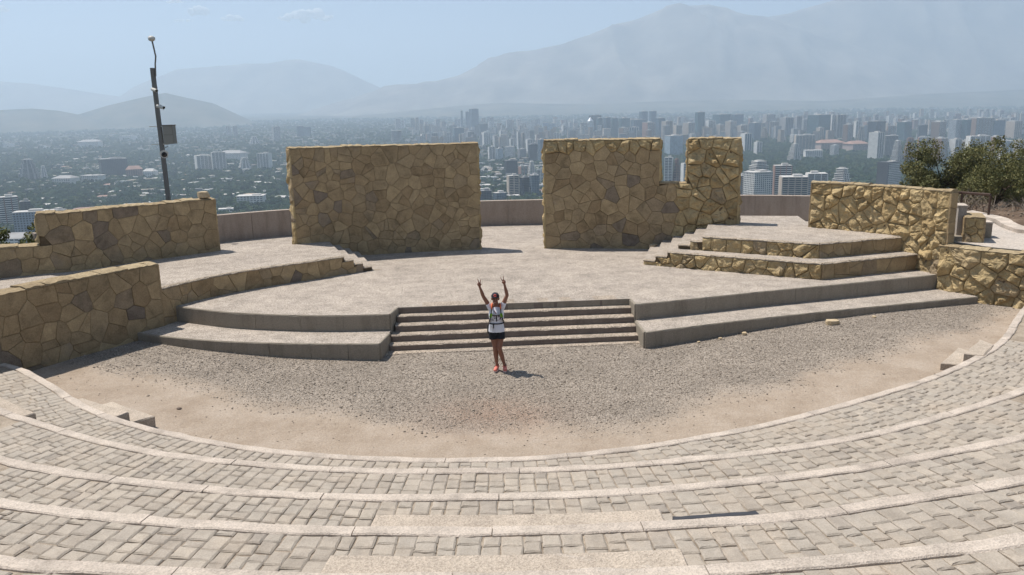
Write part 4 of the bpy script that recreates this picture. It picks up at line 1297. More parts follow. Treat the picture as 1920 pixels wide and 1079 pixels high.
# x, y, ground z, overall width, height, style, colour, label of the buildings one can point at
CITY = [
 (-203, 4795, -97.6, 55.2, 139, 'glass', 'steel', 'tallest slim blue-grey tower above the stone wall left of the gap'),
 (-246, 4883, -95.5, 20.7, 121.7, 'glass', 'steel', 'narrow slab attached to the left side of the tallest slim tower'),
 (-288, 5046, -91.8, 13.1, 125.7, 'glass', 'steel', 'needle-thin tower just left of the tallest slim tower'),
 (-323, 5219, -87.9, 44.2, 73.5, 'bands', 'white', 'white block in front of the needle-thin tower'),
 (-473, 5457, -82.4, 39.1, 66.3, 'bands', 'grey', 'grey block standing well left of the tallest tower'),
 (-322, 4712, -99.4, 43.1, 48.4, 'glass', 'dark', 'dark low block below the white block near the tallest tower'),
 (-610, 5192, -88.4, 23.7, 81.4, 'bands', 'grey', 'leftmost of three grey slabs beyond the long stone wall'),
 (-582, 5182, -88.7, 23.6, 86.2, 'bands', 'beige', 'middle of three grey slabs beyond the long stone wall'),
 (-553, 5169, -89, 23.6, 72.8, 'bands', 'grey', 'rightmost of three grey slabs beyond the long stone wall'),
 (-759, 5593, -79.2, 40.1, 71.5, 'bands', 'grey', 'hazy grey block above the middle of the long stone wall'),
 (-720, 5574, -79.7, 25.4, 60.6, 'bands', 'white', 'hazy pale slab beside the block above the middle of the long stone wall'),
 (-549, 3979, -116.2, 52, 53.8, 'round', 'grey', 'round grey block with a pale flat roof above the long stone wall'),
 (-400, 3796, -120.4, 24.8, 44, 'bands', 'white', 'short white block peeping over the long stone wall'),
 (-342, 3776, -120.8, 32.1, 48.6, 'bands', 'grey', 'grey and white striped block right of the short white block'),
 (-277, 3754, -121.3, 29.5, 50.8, 'bands', 'white', 'white striped block over the right part of the long wall'),
 (-237, 3825, -119.7, 55, 68.9, 'glass', 'steel', 'wide blue-grey block just left of the base of the tallest tower'),
 (-215, 3732, -121.8, 29.3, 43.3, 'bands', 'beige', 'beige block at the foot of the tallest tower'),
 (-177, 3720, -122.1, 38.9, 52.7, 'bands', 'grey', 'grey block right below the tallest tower'),
 (-143, 4512, -104.1, 53, 60.8, 'glass', 'dark', 'dark glass block with a pale top right of the tallest tower'),
 (-119, 5283, -86.3, 44.8, 75.7, 'bands', 'grey', 'grey block with two heads behind the dark glass block'),
 (-163, 5307, -85.9, 27.7, 71.3, 'bands', 'beige', 'thin beige block behind the dark glass block'),
 (3, 5145, -89.6, 40.3, 62.6, 'bands', 'grey', 'left one of the twin hazy slabs over the gap between the walls'),
 (63, 5115, -90.2, 33.4, 62.2, 'bands', 'grey', 'right one of the twin hazy slabs over the gap between the walls'),
 (101, 5099, -90.6, 23.3, 49, 'bands', 'white', 'small pale slab beside the twin hazy slabs'),
 (195, 4371, -107.2, 37.1, 64.5, 'glass', 'pale', 'left half of a pale glass pair above the left end of the notched wall'),
 (233, 4357, -107.6, 34.2, 61.5, 'glass', 'pale', 'right half of a pale glass pair above the left end of the notched wall'),
 (-100, 3536, -126.3, 39.3, 57, 'bands', 'white', 'white double block at the left side of the gap'),
 (-56, 3310, -131.5, 21.7, 53.4, 'bands', 'white', 'stepped white block in the gap'),
 (-34, 3303, -131.7, 17.3, 47, 'bands', 'beige', 'beige slab between two white blocks in the gap'),
 (9, 3225, -133.5, 16.9, 43.8, 'bands', 'white', 'narrow white slab in the middle of the gap'),
 (37, 3185, -134.4, 14.6, 74, 'bands', 'white', 'tall white tower in the gap'),
 (54, 3181, -134.5, 14.6, 67.8, 'bands', 'beige', 'tall beige tower joined to the white one in the gap'),
 (77, 3084, -136.8, 28.3, 47.9, 'bands', 'white', 'white twin block right of the tall white tower in the gap'),
 (98, 3020, -138.2, 13.9, 39.1, 'bands', 'beige', 'low beige block beside the dark slab in the gap'),
 (-59, 2709, -145.2, 24.9, 45.8, 'bands', 'white', 'white block with dark windows at the left of the gap'),
 (-33, 2704, -145.5, 24.9, 40.4, 'glass', 'pale', 'pale glass part beside the white block at the left of the gap'),
 (2, 2835, -142.4, 37.3, 36.8, 'grid', 'white', 'wide white block amid the trees of the gap'),
 (43, 2777, -143.8, 31, 32.5, 'grid', 'grey', 'grey block amid the trees of the gap'),
 (78, 2698, -145.6, 31.9, 52.6, 'glass', 'dark', 'dark glass slab at the right of the gap'),
 (105, 2646, -146.7, 22.6, 70.4, 'glass', 'steel', 'tall dark blue slab against the left edge of the notched wall'),
 (4, 2088, -150.1, 33, 39.6, 'glass', 'dark', 'square black office block with a pale lid in the gap'),
 (34, 2044, -150.1, 24.3, 26.8, 'bands', 'red', 'low reddish block behind the square black one'),
 (54, 1969, -150, 22.1, 41.3, 'stepped', 'white', 'white stepped flats right of the square black block'),
 (71, 1841, -150.1, 19.5, 31.5, 'bands', 'white', 'white balconied flats at the lower right of the gap'),
 (6, 1560, -150.1, 24.8, 39.2, 'bands', 'beige', 'brown flats with white balconies low in the gap'),
 (28, 1556, -150.1, 17.5, 36, 'glass', 'dark', 'dark blue glass block low in the gap'),
 (47, 1552, -150.1, 18.5, 40, 'glass', 'steel', 'blue glass block with fins low in the gap'),
 (-45, 1453, -150.1, 23.2, 21.2, 'glass', 'dark', 'low dark glass hall just above the parapet in the gap'),
 (-19, 1449, -150.1, 25, 17.3, 'glass', 'steel', 'low blue glass hall with sloped roof above the parapet in the gap'),
 (358, 3885, -118.4, 35.5, 77.4, 'round', 'white', 'white round tower behind the notched wall'),
 (387, 3875, -118.6, 32.9, 84.7, 'pyramid', 'white', 'white tower with a shiny pointed roof behind the notched wall'),
 (446, 4210, -110.9, 65.9, 102.6, 'glass', 'dark', 'dark glass tower behind the one with a pointed roof'),
 (439, 3951, -116.9, 30.9, 96.4, 'glass', 'teal', 'left slab of a row of three blue glass blocks'),
 (474, 3938, -117.2, 36, 98.6, 'glass', 'steel', 'middle slab of a row of three blue glass blocks'),
 (509, 3926, -117.5, 30.8, 95.8, 'glass', 'teal', 'right slab of a row of three blue glass blocks'),
 (566, 4003, -115.7, 57.5, 92.5, 'glass', 'teal', 'broad teal glass block over the middle of the notched wall'),
 (615, 3883, -118.4, 71, 87.3, 'glass', 'steel', 'broad steel-blue glass block right of the broad teal one'),
 (705, 4276, -109.4, 44.6, 116.4, 'glass', 'steel', 'tall blue tower rising behind the steel-blue block'),
 (770, 4371, -107.2, 39.9, 114.7, 'glass', 'steel', 'second tall blue tower to the right of the first behind the notched wall'),
 (515, 3648, -123.8, 45.4, 61.1, 'bands', 'brown', 'brown flats peeping over the notched wall'),
 (558, 3632, -124.1, 45.2, 63.2, 'frame', 'white', 'white framed block peeping over the notched wall'),
 (606, 3532, -126.4, 55.4, 86.4, 'bands', 'red', 'reddish flats with stepped crown over the notched wall'),
 (697, 3759, -121.3, 44.2, 96.6, 'glass', 'steel', 'blue glass block right of the reddish stepped flats'),
 (696, 3585, -125.3, 51.6, 87.7, 'bands', 'beige', 'beige flats with balconies above the notch'),
 (564, 2784, -143.6, 56.6, 66.8, 'glass', 'pale', 'wide pale blue office block seen over the notch'),
 (708, 3419, -129, 35.8, 74.9, 'bands', 'beige', 'grey beige flats above the right part of the notch'),
 (768, 3477, -127.7, 54.6, 82.9, 'bands', 'beige', 'tall beige flats with two dark stripes over the pier'),
 (865, 3696, -122.7, 43.4, 121, 'glass', 'teal', 'tall teal tower above the pier of the notched wall'),
 (909, 3679, -123.1, 48.1, 82.8, 'bands', 'white', 'white balconied tower just right of the tall teal one'),
 (950, 3665, -123.4, 36, 66.1, 'bands', 'beige', 'beige tower above the right end of the pier'),
 (1102, 4227, -110.5, 93.8, 94.9, 'glass', 'teal', 'wide teal office slab on the far skyline right of the pier'),
 (1174, 4194, -111.2, 63, 94.1, 'glass', 'steel', 'paired steel-blue slab next to the wide teal office slab'),
 (993, 3648, -123.8, 52.5, 79.8, 'bands', 'beige', 'beige twin flats below the wide teal slab'),
 (1040, 3632, -124.2, 45.2, 60.8, 'bands', 'beige', 'pale beige flats right of the beige twin'),
 (1068, 3534, -126.4, 48.6, 75.1, 'glass', 'steel', 'dark grey-blue block above the big park'),
 (1318, 4132, -112.7, 59.4, 92.8, 'bands', 'grey', 'hazy brown-grey pair on the far skyline'),
 (1130, 3597, -124.9, 33, 51, 'stepped', 'beige', 'little stepped beige block above the park'),
 (1221, 3747, -121.5, 44.1, 69.9, 'bands', 'beige', 'beige tower right of the dark grey-blue block'),
 (1300, 3813, -120, 59.8, 85.8, 'frame', 'grey', 'grey framed tower with an open top'),
 (1346, 3796, -120.4, 34.7, 90.2, 'bands', 'grey', 'slender grey tower left of the great glass slab'),
 (843, 2889, -141.2, 37.9, 63.6, 'frame', 'white', 'white framed office with blue glass beside the pier'),
 (846, 2757, -144.2, 27.2, 41.2, 'bands', 'white', 'white striped block among trees right of the pier'),
 (330, 1673, -150, 19.9, 61.6, 'bands', 'white', 'white balconied flats seen through the notch'),
 (346, 1670, -150, 18.7, 57.1, 'stepped', 'red', 'red and white stepped flats seen through the notch'),
 (354, 1620, -150.1, 19.3, 52.3, 'bands', 'white', 'white ribbed block against the pier in the notch'),
 (394, 1276, -150.1, 42.3, 58.5, 'grid', 'white', 'big white gridded apartment block right of the pier'),
 (400, 1275, -150.1, 28.8, 39.1, 'stepped', 'red', 'salmon red stepped house in front of the big white gridded block'),
 (531, 1718, -150.1, 54.5, 47.5, 'stepped', 'brown', 'brown terraced block behind the big white gridded one'),
 (375, 1295, -150.1, 13.7, 51.6, 'bands', 'dark', 'dark flats squeezed against the right side of the pier'),
 (460, 1359, -150.1, 29.7, 62.1, 'bands', 'red', 'reddish flats with white columns right of the white gridded block'),
 (457, 1295, -150, 45.6, 48.2, 'bands', 'beige', 'wide beige flats with deep balconies above the parapet'),
 (497, 1303, -150, 35.5, 52, 'bands', 'white', 'white flats with a rooftop hut left of the right stone wall'),
 (618, 1497, -150, 38.7, 44.6, 'stepped', 'white', 'white stepped ziggurat flats above the right stone wall'),
 (681, 1444, -150.1, 45.9, 57.3, 'grid', 'frame', 'white gridded office with a dark side by the trees'),
 (1339, 3520, -126.8, 98.9, 104.1, 'glass', 'teal', 'great wide dark glass slab in the middle of the right skyline'),
 (1422, 3576, -125.4, 23.4, 101.2, 'bands', 'white', 'bright white slab joined to the great wide glass slab'),
 (1451, 3564, -125.7, 39.6, 100.8, 'bands', 'grey', 'grey slab right of the bright white one'),
 (1362, 3271, -132.5, 38.6, 71.8, 'bands', 'brown', 'brown tower right below the great glass slab'),
 (1483, 3466, -128, 27.2, 75.9, 'bands', 'white', 'pale tower between the brown one and the dark office'),
 (1383, 3190, -134.2, 37.7, 65.9, 'stepped', 'beige', 'stepped beige tower left of the dark glass office'),
 (1491, 3301, -131.7, 75.7, 80.9, 'glass', 'dark', 'dark glass office with a white left edge'),
 (1587, 3267, -132.5, 57.8, 78, 'glass', 'teal', 'teal glass block right of the dark glass office'),
 (1544, 3282, -132.1, 34.4, 61.5, 'bands', 'red', 'reddish stepped tower left of the teal glass block'),
 (1667, 3278, -132.3, 34.4, 63.5, 'glass', 'dark', 'dark blue block in the right half of the skyline'),
 (1720, 3259, -132.7, 57.7, 75.7, 'bands', 'brown', 'brown twin tower on the right skyline'),
 (1724, 3144, -135.3, 49.5, 87.2, 'grid', 'pale', 'striped pale office right of the brown twin'),
 (1760, 3132, -135.6, 37, 86.9, 'glass', 'teal', 'dark teal wing of the striped pale office'),
 (1847, 3175, -134.6, 70.7, 90.1, 'bands', 'brown', 'wide dark brown block near the right edge'),
 (1895, 3157, -135, 43.5, 81.5, 'glass', 'steel', 'hazy blue block right of the wide dark brown one'),
 (1105, 2441, -150.1, 46.5, 80.9, 'bands', 'white', 'tall white balconied flats in front of the park'),
 (1187, 2521, -149.5, 41.5, 67.2, 'grid', 'grey', 'plain grey flats right of the tall white ones'),
 (973, 2672, -146.2, 65, 65.9, 'bands', 'beige', 'triple beige flats at the left edge of the park'),
 (1137, 2887, -141.2, 104.5, 37.5, 'low', 'pink', 'long low pink-roofed block behind the park'),
 (1201, 2811, -142.9, 85.1, 36.5, 'low', 'pink', 'second long low pink-roofed block behind the park'),
 (852, 2416, -150, 39.8, 51.9, 'stepped', 'white', 'white stepped clinic at the edge of the park'),
 (953, 2540, -149.2, 60.3, 36.4, 'low', 'white', 'white hall with pointed roof ends at the park'),
 (1046, 2605, -147.7, 32.6, 35.6, 'grid', 'white', 'little white cube house at the edge of the park'),
 (1093, 2281, -150.1, 33.1, 61, 'stepped', 'white', 'white flats with slanting terraces'),
 (1123, 2271, -150.1, 34.4, 68.1, 'stepped', 'red', 'red roofed stepped flats right of the slanting terraces'),
 (1180, 2304, -150.1, 36.4, 69, 'bands', 'red', 'red crowned flats in the middle of the right belt'),
 (1194, 2246, -150, 44.4, 67.3, 'bands', 'red', 'broad reddish flats behind the dark tree'),
 (1230, 2234, -150, 30.9, 64.1, 'bands', 'white', 'white flats with blue glass behind the dark tree'),
 (1251, 2227, -150, 16.1, 61, 'bands', 'beige', 'narrow beige flats left of the large white block'),
 (1235, 2136, -150, 53.4, 75.2, 'bands', 'white', 'large white block with long balconies at the right'),
 (1401, 2334, -150.1, 35.4, 65.4, 'bands', 'red', 'salmon flats right of the large white block'),
 (1275, 2080, -150.1, 31.5, 63.9, 'bands', 'white', 'white flats with black windows near the right edge'),
 (1261, 2000, -150.1, 33, 68, 'bands', 'beige', 'pale flats cut by the right edge of the photo'),
 (3134, 5556, -80.1, 32.7, 60.4, 'bands', 'grey', 'first of five tiny hazy towers on the far right slope'),
 (3184, 5517, -80.9, 32.5, 56.5, 'bands', 'grey', 'second of five tiny hazy towers on the far right slope'),
 (3217, 5496, -81.5, 28.7, 59.8, 'bands', 'grey', 'third of five tiny hazy towers on the far right slope'),
 (3244, 5475, -81.9, 28.6, 56, 'bands', 'grey', 'fourth of five tiny hazy towers on the far right slope'),
 (3283, 5450, -82.6, 35.6, 55.8, 'bands', 'grey', 'fifth of five tiny hazy towers on the far right slope'),
 (2025, 3263, -132.5, 57.8, 71.6, 'bands', 'beige', 'hazy beige block at the right end of the skyline'),
 (-766, 1222, -150.1, 34, 47.3, 'bands', 'brown', 'brown office with white balcony bands at the left edge'),
 (-653, 1090, -150.1, 44.9, 38.8, 'grid', 'steelwall', 'blue-grey cube office with a pale lid below the left wall end'),
 (-645, 1138, -150, 25, 35.1, 'grid', 'white', 'white flats with dark windows behind the left curved wall'),
 (-769, 1271, -150.1, 17.7, 35.6, 'glass', 'dark', 'dark block between the brown office and the cube office'),
 (-1363, 2292, -150.1, 58.6, 56.8, 'stepped', 'grey', 'grey stepped hotel in the hazy left valley'),
 (-1314, 2280, -150.1, 24, 38.7, 'stepped', 'white', 'white terrace house right of the grey stepped hotel'),
 (-1176, 2403, -150, 85.2, 50.1, 'glass', 'dark', 'wide dark glass block left of the camera pole'),
 (-1065, 2293, -150.1, 51.3, 34.5, 'low', 'red', 'low brick block between the dark glass block and the pole'),
 (-1155, 2100, -150, 58.1, 23.4, 'low', 'white', 'long low white block left of the wide dark glass one'),
 (-1113, 2157, -150, 61.1, 25.4, 'low', 'white', 'low white terraces below the wide dark glass block'),
 (-1014, 2280, -150.1, 39, 26.8, 'low', 'white', 'pale low house with a chimney left of the pole'),
 (-966, 2556, -148.8, 57, 46.6, 'bands', 'white', 'left wing of a long striped complex right of the pole'),
 (-913, 2545, -149.1, 46.7, 56.3, 'bands', 'white', 'right wing of a long striped complex right of the pole'),
 (-1021, 3000, -138.6, 102.3, 35, 'low', 'white', 'long pale roofs behind the striped complex'),
 (-826, 2525, -149.4, 43.1, 37.8, 'stepped', 'white', 'white stepped block right of the striped complex'),
 (-771, 2550, -148.9, 45.2, 49.8, 'bands', 'white', 'white striped flats left of the long stone wall'),
 (-1249, 3995, -115.8, 57.4, 38.6, 'stepped', 'white', 'pale factory with a ribbed roof in the hazy valley'),
 (-1676, 4880, -95.6, 28.6, 65.6, 'bands', 'grey', 'left of two hazy towers right of the pole'),
 (-1630, 4861, -96, 31.7, 65.4, 'bands', 'grey', 'right of two hazy towers right of the pole'),
 (-1215, 4262, -109.7, 41.7, 76.6, 'bands', 'grey', 'lone hazy tower left of the long stone wall'),
 (-1201, 4694, -99.9, 39.8, 63.2, 'glass', 'steel', 'left half of a hazy blue pair above the left end of the long wall'),
 (-1155, 4676, -100.3, 36.6, 60, 'glass', 'steel', 'right half of a hazy blue pair above the left end of the long wall'),
 (-2110, 4103, -113.4, 107.1, 37, 'low', 'white', 'small white works in the hazy valley left of the pole'),
 (-2272, 4864, -96, 98.3, 31.2, 'low', 'white', 'thin white roof line in the hazy valley left of the pole'),
 (-2621, 4265, -109.7, 50.1, 27.4, 'low', 'white', 'pale shed roof far in the hazy left valley'),
 (-660, 1426, -150, 71, 15.2, 'low', 'white', 'long grey flat roof just behind the left curved wall'),
 (-714, 1373, -150, 87.6, 14.6, 'low', 'white', 'long pale roof just behind the left end of the curved wall'),
 (-625, 1006, -150, 47.1, 21.8, 'low', 'white', 'wide whitish roof below the left wall end'),
 (-589, 1027, -150, 46.6, 22.2, 'low', 'white', 'second wide whitish roof below the left wall end'),
 (-480, 1350, -150, 28.7, 12.6, 'low', 'white', 'white row house peeping over the parapet left of the long wall'),
 (-483, 1498, -150.1, 53.6, 23.8, 'low', 'white', 'pale villa with hip roof left of the long stone wall'),
]

# ------------------------------------------------------------------ terrain out to the mountains
def valley_z(d):
    return float(np.interp(d, [0, 2500, 7000, 9000, 14000], [-150, -150, -47, 0, 120]))
def near_hill(x, y):
    """the hill the stage stands on: falls away beyond the parapet and to the left"""
    dx = max(0, abs(x) - 19); dy = max(0, y - 33, -6 - y)
    r = math.hypot(dx, dy)
    return .0 - .62 * max(0, r - 1.0)
def right_slope(x, y):
    q = max(0.0, x - 14.5)
    return (1.25 + .16 * q + .15 * noise2(x * .5, y * .5)) * sstep(12.4, 15, x) * (1 - sstep(36, 60, y)) * sstep(14, 20, y)
vs, fs = [], []
rad = np.r_[np.linspace(0, 60, 41)[1:], np.geomspace(64, 20500, 112)]
NA = 240
vs.append((0, 0, -1.2))
for r_ in rad:
    for k in range(NA):
        a = 2 * math.pi * k / NA
        x, y = r_ * math.sin(a), r_ * math.cos(a)
        v = valley_z(max(y, 0)) + (6 * noise2(x * .0012, y * .0012) if r_ > 400 else 0)
        h = near_hill(x, y)
        z = max(h, v)
        if y < 8 and abs(x) < 20: z = max(z, -1.2)
        if r_ < 100: z = max(z, h)
        # the orchestra and stage sit on it
        if -16 < x < 15.5 and 3 < y < 33: z = -1.2
        elif x >= 15.5 and r_ < 90: z = min(z, -4.0)
        vs.append((x, y, z))
for k in range(NA): fs.append((0, 1 + (k + 1) % NA, 1 + k))
for i in range(len(rad) - 1):
    for k in range(NA):
        a, b = 1 + i * NA + k, 1 + i * NA + (k + 1) % NA
        fs.append((a, b, b + NA, a + NA))
def m_land():
    t = NT('valley_floor', .95, .1)
    a = t.ramp(t.noise(.006, 8, .65), [(.3, (.025, .032, .02)), (.5, (.045, .05, .034)), (.62, (.09, .085, .07)), (.75, (.17, .16, .145))])
    t.color(t.mix(a, t.ramp(t.noise(.05, 4), [(.3, .7), (.7, 1.3)]), 1.0, 'MULTIPLY'))
    return t.m
M['land'] = m_land()
tag(mesh_obj('valley_terrain', vs, [f[::-1] for f in fs], M['land'], smooth=True), 'valley floor under the city with the steep hill in front', kind='structure')

# near hillside at the right with dry soil
def m_soil():
    t = NT('dry_hillside_soil', .97, .1)
    c = t.ramp(t.noise(.9, 8, .7), [(.3, (.085, .056, .04)), (.5, (.14, .098, .07)), (.7, (.22, .165, .12))])
    t.color(t.mix(c, t.ramp(t.noise(9, 6, .75), [(.3, .6), (.7, 1.3)]), 1.0, 'MULTIPLY')); t.bump(t.noise(4, 8, .75), .8, .12)
    return t.m
M['soil'] = m_soil()
vs = []; nx, ny = 60, 60
for j in range(ny + 1):
    for i in range(nx + 1):
        y = 17 + 38 * j / ny
        xe = np.interp(y, [17, 19.4, 22, 24.6, 27, 30, 34, 50], [17.2, 17, 14.55, 14.95, 14.6, 13.6, 13.0, 13.0])
        x = xe + (44 - xe) * (i / nx) ** 1.3
        q = x - xe
        z = 1.5 + .22 * (1 - math.exp(-q * .5)) + .02 * q + .12 * noise2(x * .6, y * .6) * min(1, q) + .06 * noise2(x * 2, y * 2) * min(1, q)
        z -= .04 * max(0, y - 24) ** 1.35
        if i == 0 and y > 26.5: z = min(z, .2)
        vs.append((x, y, z))
fs = [(j * (nx + 1) + i, j * (nx + 1) + i + 1, (j + 1) * (nx + 1) + i + 1, (j + 1) * (nx + 1) + i) for j in range(ny) for i in range(nx)]
hs_mesh = mesh_obj('hillside', vs, fs, M['soil'], smooth=True)
tag(hs_mesh, 'dry brown hillside at the right under the trees', kind='structure')
def hz(x, y):
    q = max(0, x - float(np.interp(y, [17, 19.4, 22, 24.6, 27, 30, 34, 50], [17.2, 17, 14.55, 14.95, 14.6, 13.6, 13.0, 13.0])))
    return 1.5 + .22 * (1 - math.exp(-q * .5)) + .02 * q - .04 * max(0, y - 24) ** 1.35
TG = 'olive thorn trees on the right hillside'
def tr(x, y, h, sp, lab, seed, **k):
    tree('thorn_tree', (x, y, hz(x, y)), h, sp, lab, seed, M['espino'], group=TG, **k)
tr(25.6, 47.0, 3.7, 2.75, 'largest dark olive thorn tree behind the right stone wall', 5, nleaf=39000, size=0.058, stems=5, low=.12)
tr(27.6, 46.5, 2.7, 1.8, 'olive thorn tree between the largest one and the one with bare trunks', 6, nleaf=23400, size=0.058, low=.12)
tr(18.25, 30.0, 2.35, 1.25, 'thorn tree with thin bare trunks showing on the brown slope', 7, nleaf=13520, size=0.035, low=.5, stems=4)
tr(20.5, 31.6, 2.9, 1.7, 'tall thorn tree cut by the right edge of the photo', 8, nleaf=23400, size=0.038, low=.25)
tr(25.0, 40.5, 1.9, 1.3, 'low thorn tree in the shade behind the one with bare trunks', 10, nleaf=20800, size=0.046, low=.15)
tree('shrub', (-15.75, 24.6, -.2), 2.35, 1.25, 'sunlit leafy shrub at the left edge beyond the low wall', 15, M['bushleaf'], nleaf=14000, size=.05, stems=3, cat='shrub', low=.45)
# dead twigs and dry scrub
mb = MB(); r_ = random.Random(3)
for i in range(600):
    y = r_.uniform(27, 44); x = y * r_.uniform(.545, .66)
    z = hz(x, y); a = r_.uniform(0, 6.28); L = r_.uniform(.25, .8)
    d = Vector((math.cos(a) * .8, math.sin(a) * .8, r_.uniform(.3, 1.1)))
    p = Vector((x, y, z)); mb.tube([p, p + d * L * .5, p + d * L + Vector((0, 0, -.08))], [.014, .01, .004], 3)
tag(mb.build('dry_twigs', plain('dead_grey_wood', (.22, .18, .14), .95)), 'dead grey twigs and scrub below the thorn trees', kind='stuff')
cs = [(y_ * r_.uniform(.5, .68), y_) for y_ in [r_.uniform(31, 48) for i in range(90)]]
leaf_cloud([(x, y, hz(x, y) + .15) for x, y in cs], [r_.uniform(.25, .6) for c in cs], 6000, .05, m_leaf('dry_scrub_leaf', [(0, (.06, .055, .03)), (.6, (.12, .10, .055)), (1, (.2, .16, .1))]), 'dry_scrub', None)
tag(bpy.data.objects['dry_scrub'], 'dry scrub covering the slope under the thorn trees', kind='stuff')
pts = []
for i in range(900):
    x, y = r_.uniform(14.8, 24), r_.uniform(20, 31)
    pts.append((x, y, hz(x, y) + .01))
o = pebbles('hillside_rubble', np.array(pts), rng.uniform(.02, .09, len(pts)) ** 1.1, M['rubble'] if 'rubble' in M else plain('hillside_rock', (.2, .155, .115), .95))
tag(o, 'brown rubble lying on the dry hillside', kind='stuff')

# ------------------------------------------------------------------ the city
def m_wall_c(name, c, var=.12):
    t = NT(name, .85, .2)
    t.color(t.mix(c, t.ramp(t.noise(.09, 4), [(.3, 1 - var), (.7, 1 + var)]), 1.0, 'MULTIPLY'))
    return t.m
def m_glass_c(name, c):
    t = NT(name, .25, .6)
    t.color(t.mix(c, t.ramp(t.voro(.18), [(.2, .75), (.8, 1.25)]), 1.0, 'MULTIPLY'))
    return t.m
WALLC = dict(white=(.66, .64, .60), beige=(.46, .39, .32), grey=(.32, .31, .30), brown=(.19, .125, .09), red=(.30, .185, .145), dark=(.085, .09, .10),
             pink=(.46, .36, .32), steelwall=(.20, .25, .30), frame=(.6, .58, .55), pale=(.5, .53, .55), steel=(.2, .24, .28), teal=(.15, .2, .22))
GLASSC = dict(steel=(.06, .095, .13), dark=(.018, .025, .036), teal=(.035, .085, .10), pale=(.20, .27, .32))
CM = {k: m_wall_c('facade_' + k, v) for k, v in WALLC.items()}
GM = {k: m_glass_c('glass_' + k, v) for k, v in GLASSC.items()}
WIN = m_glass_c('dark_windows', (.025, .03, .037))
ROOFM = m_wall_c('flat_roof', (.50, .48, .45), .2)
TILE = m_wall_c('clay_roof', (.30, .19, .15), .2)

def bparts(root, dct):
    first = True
    for nm, (mbx, mat) in dct.items():
        if mbx.v:
            o = mbx.build(nm, mat, root)
            if nm in ('window', 'balcony', 'floor_band', 'mullion'): o['kind'] = 'stuff'

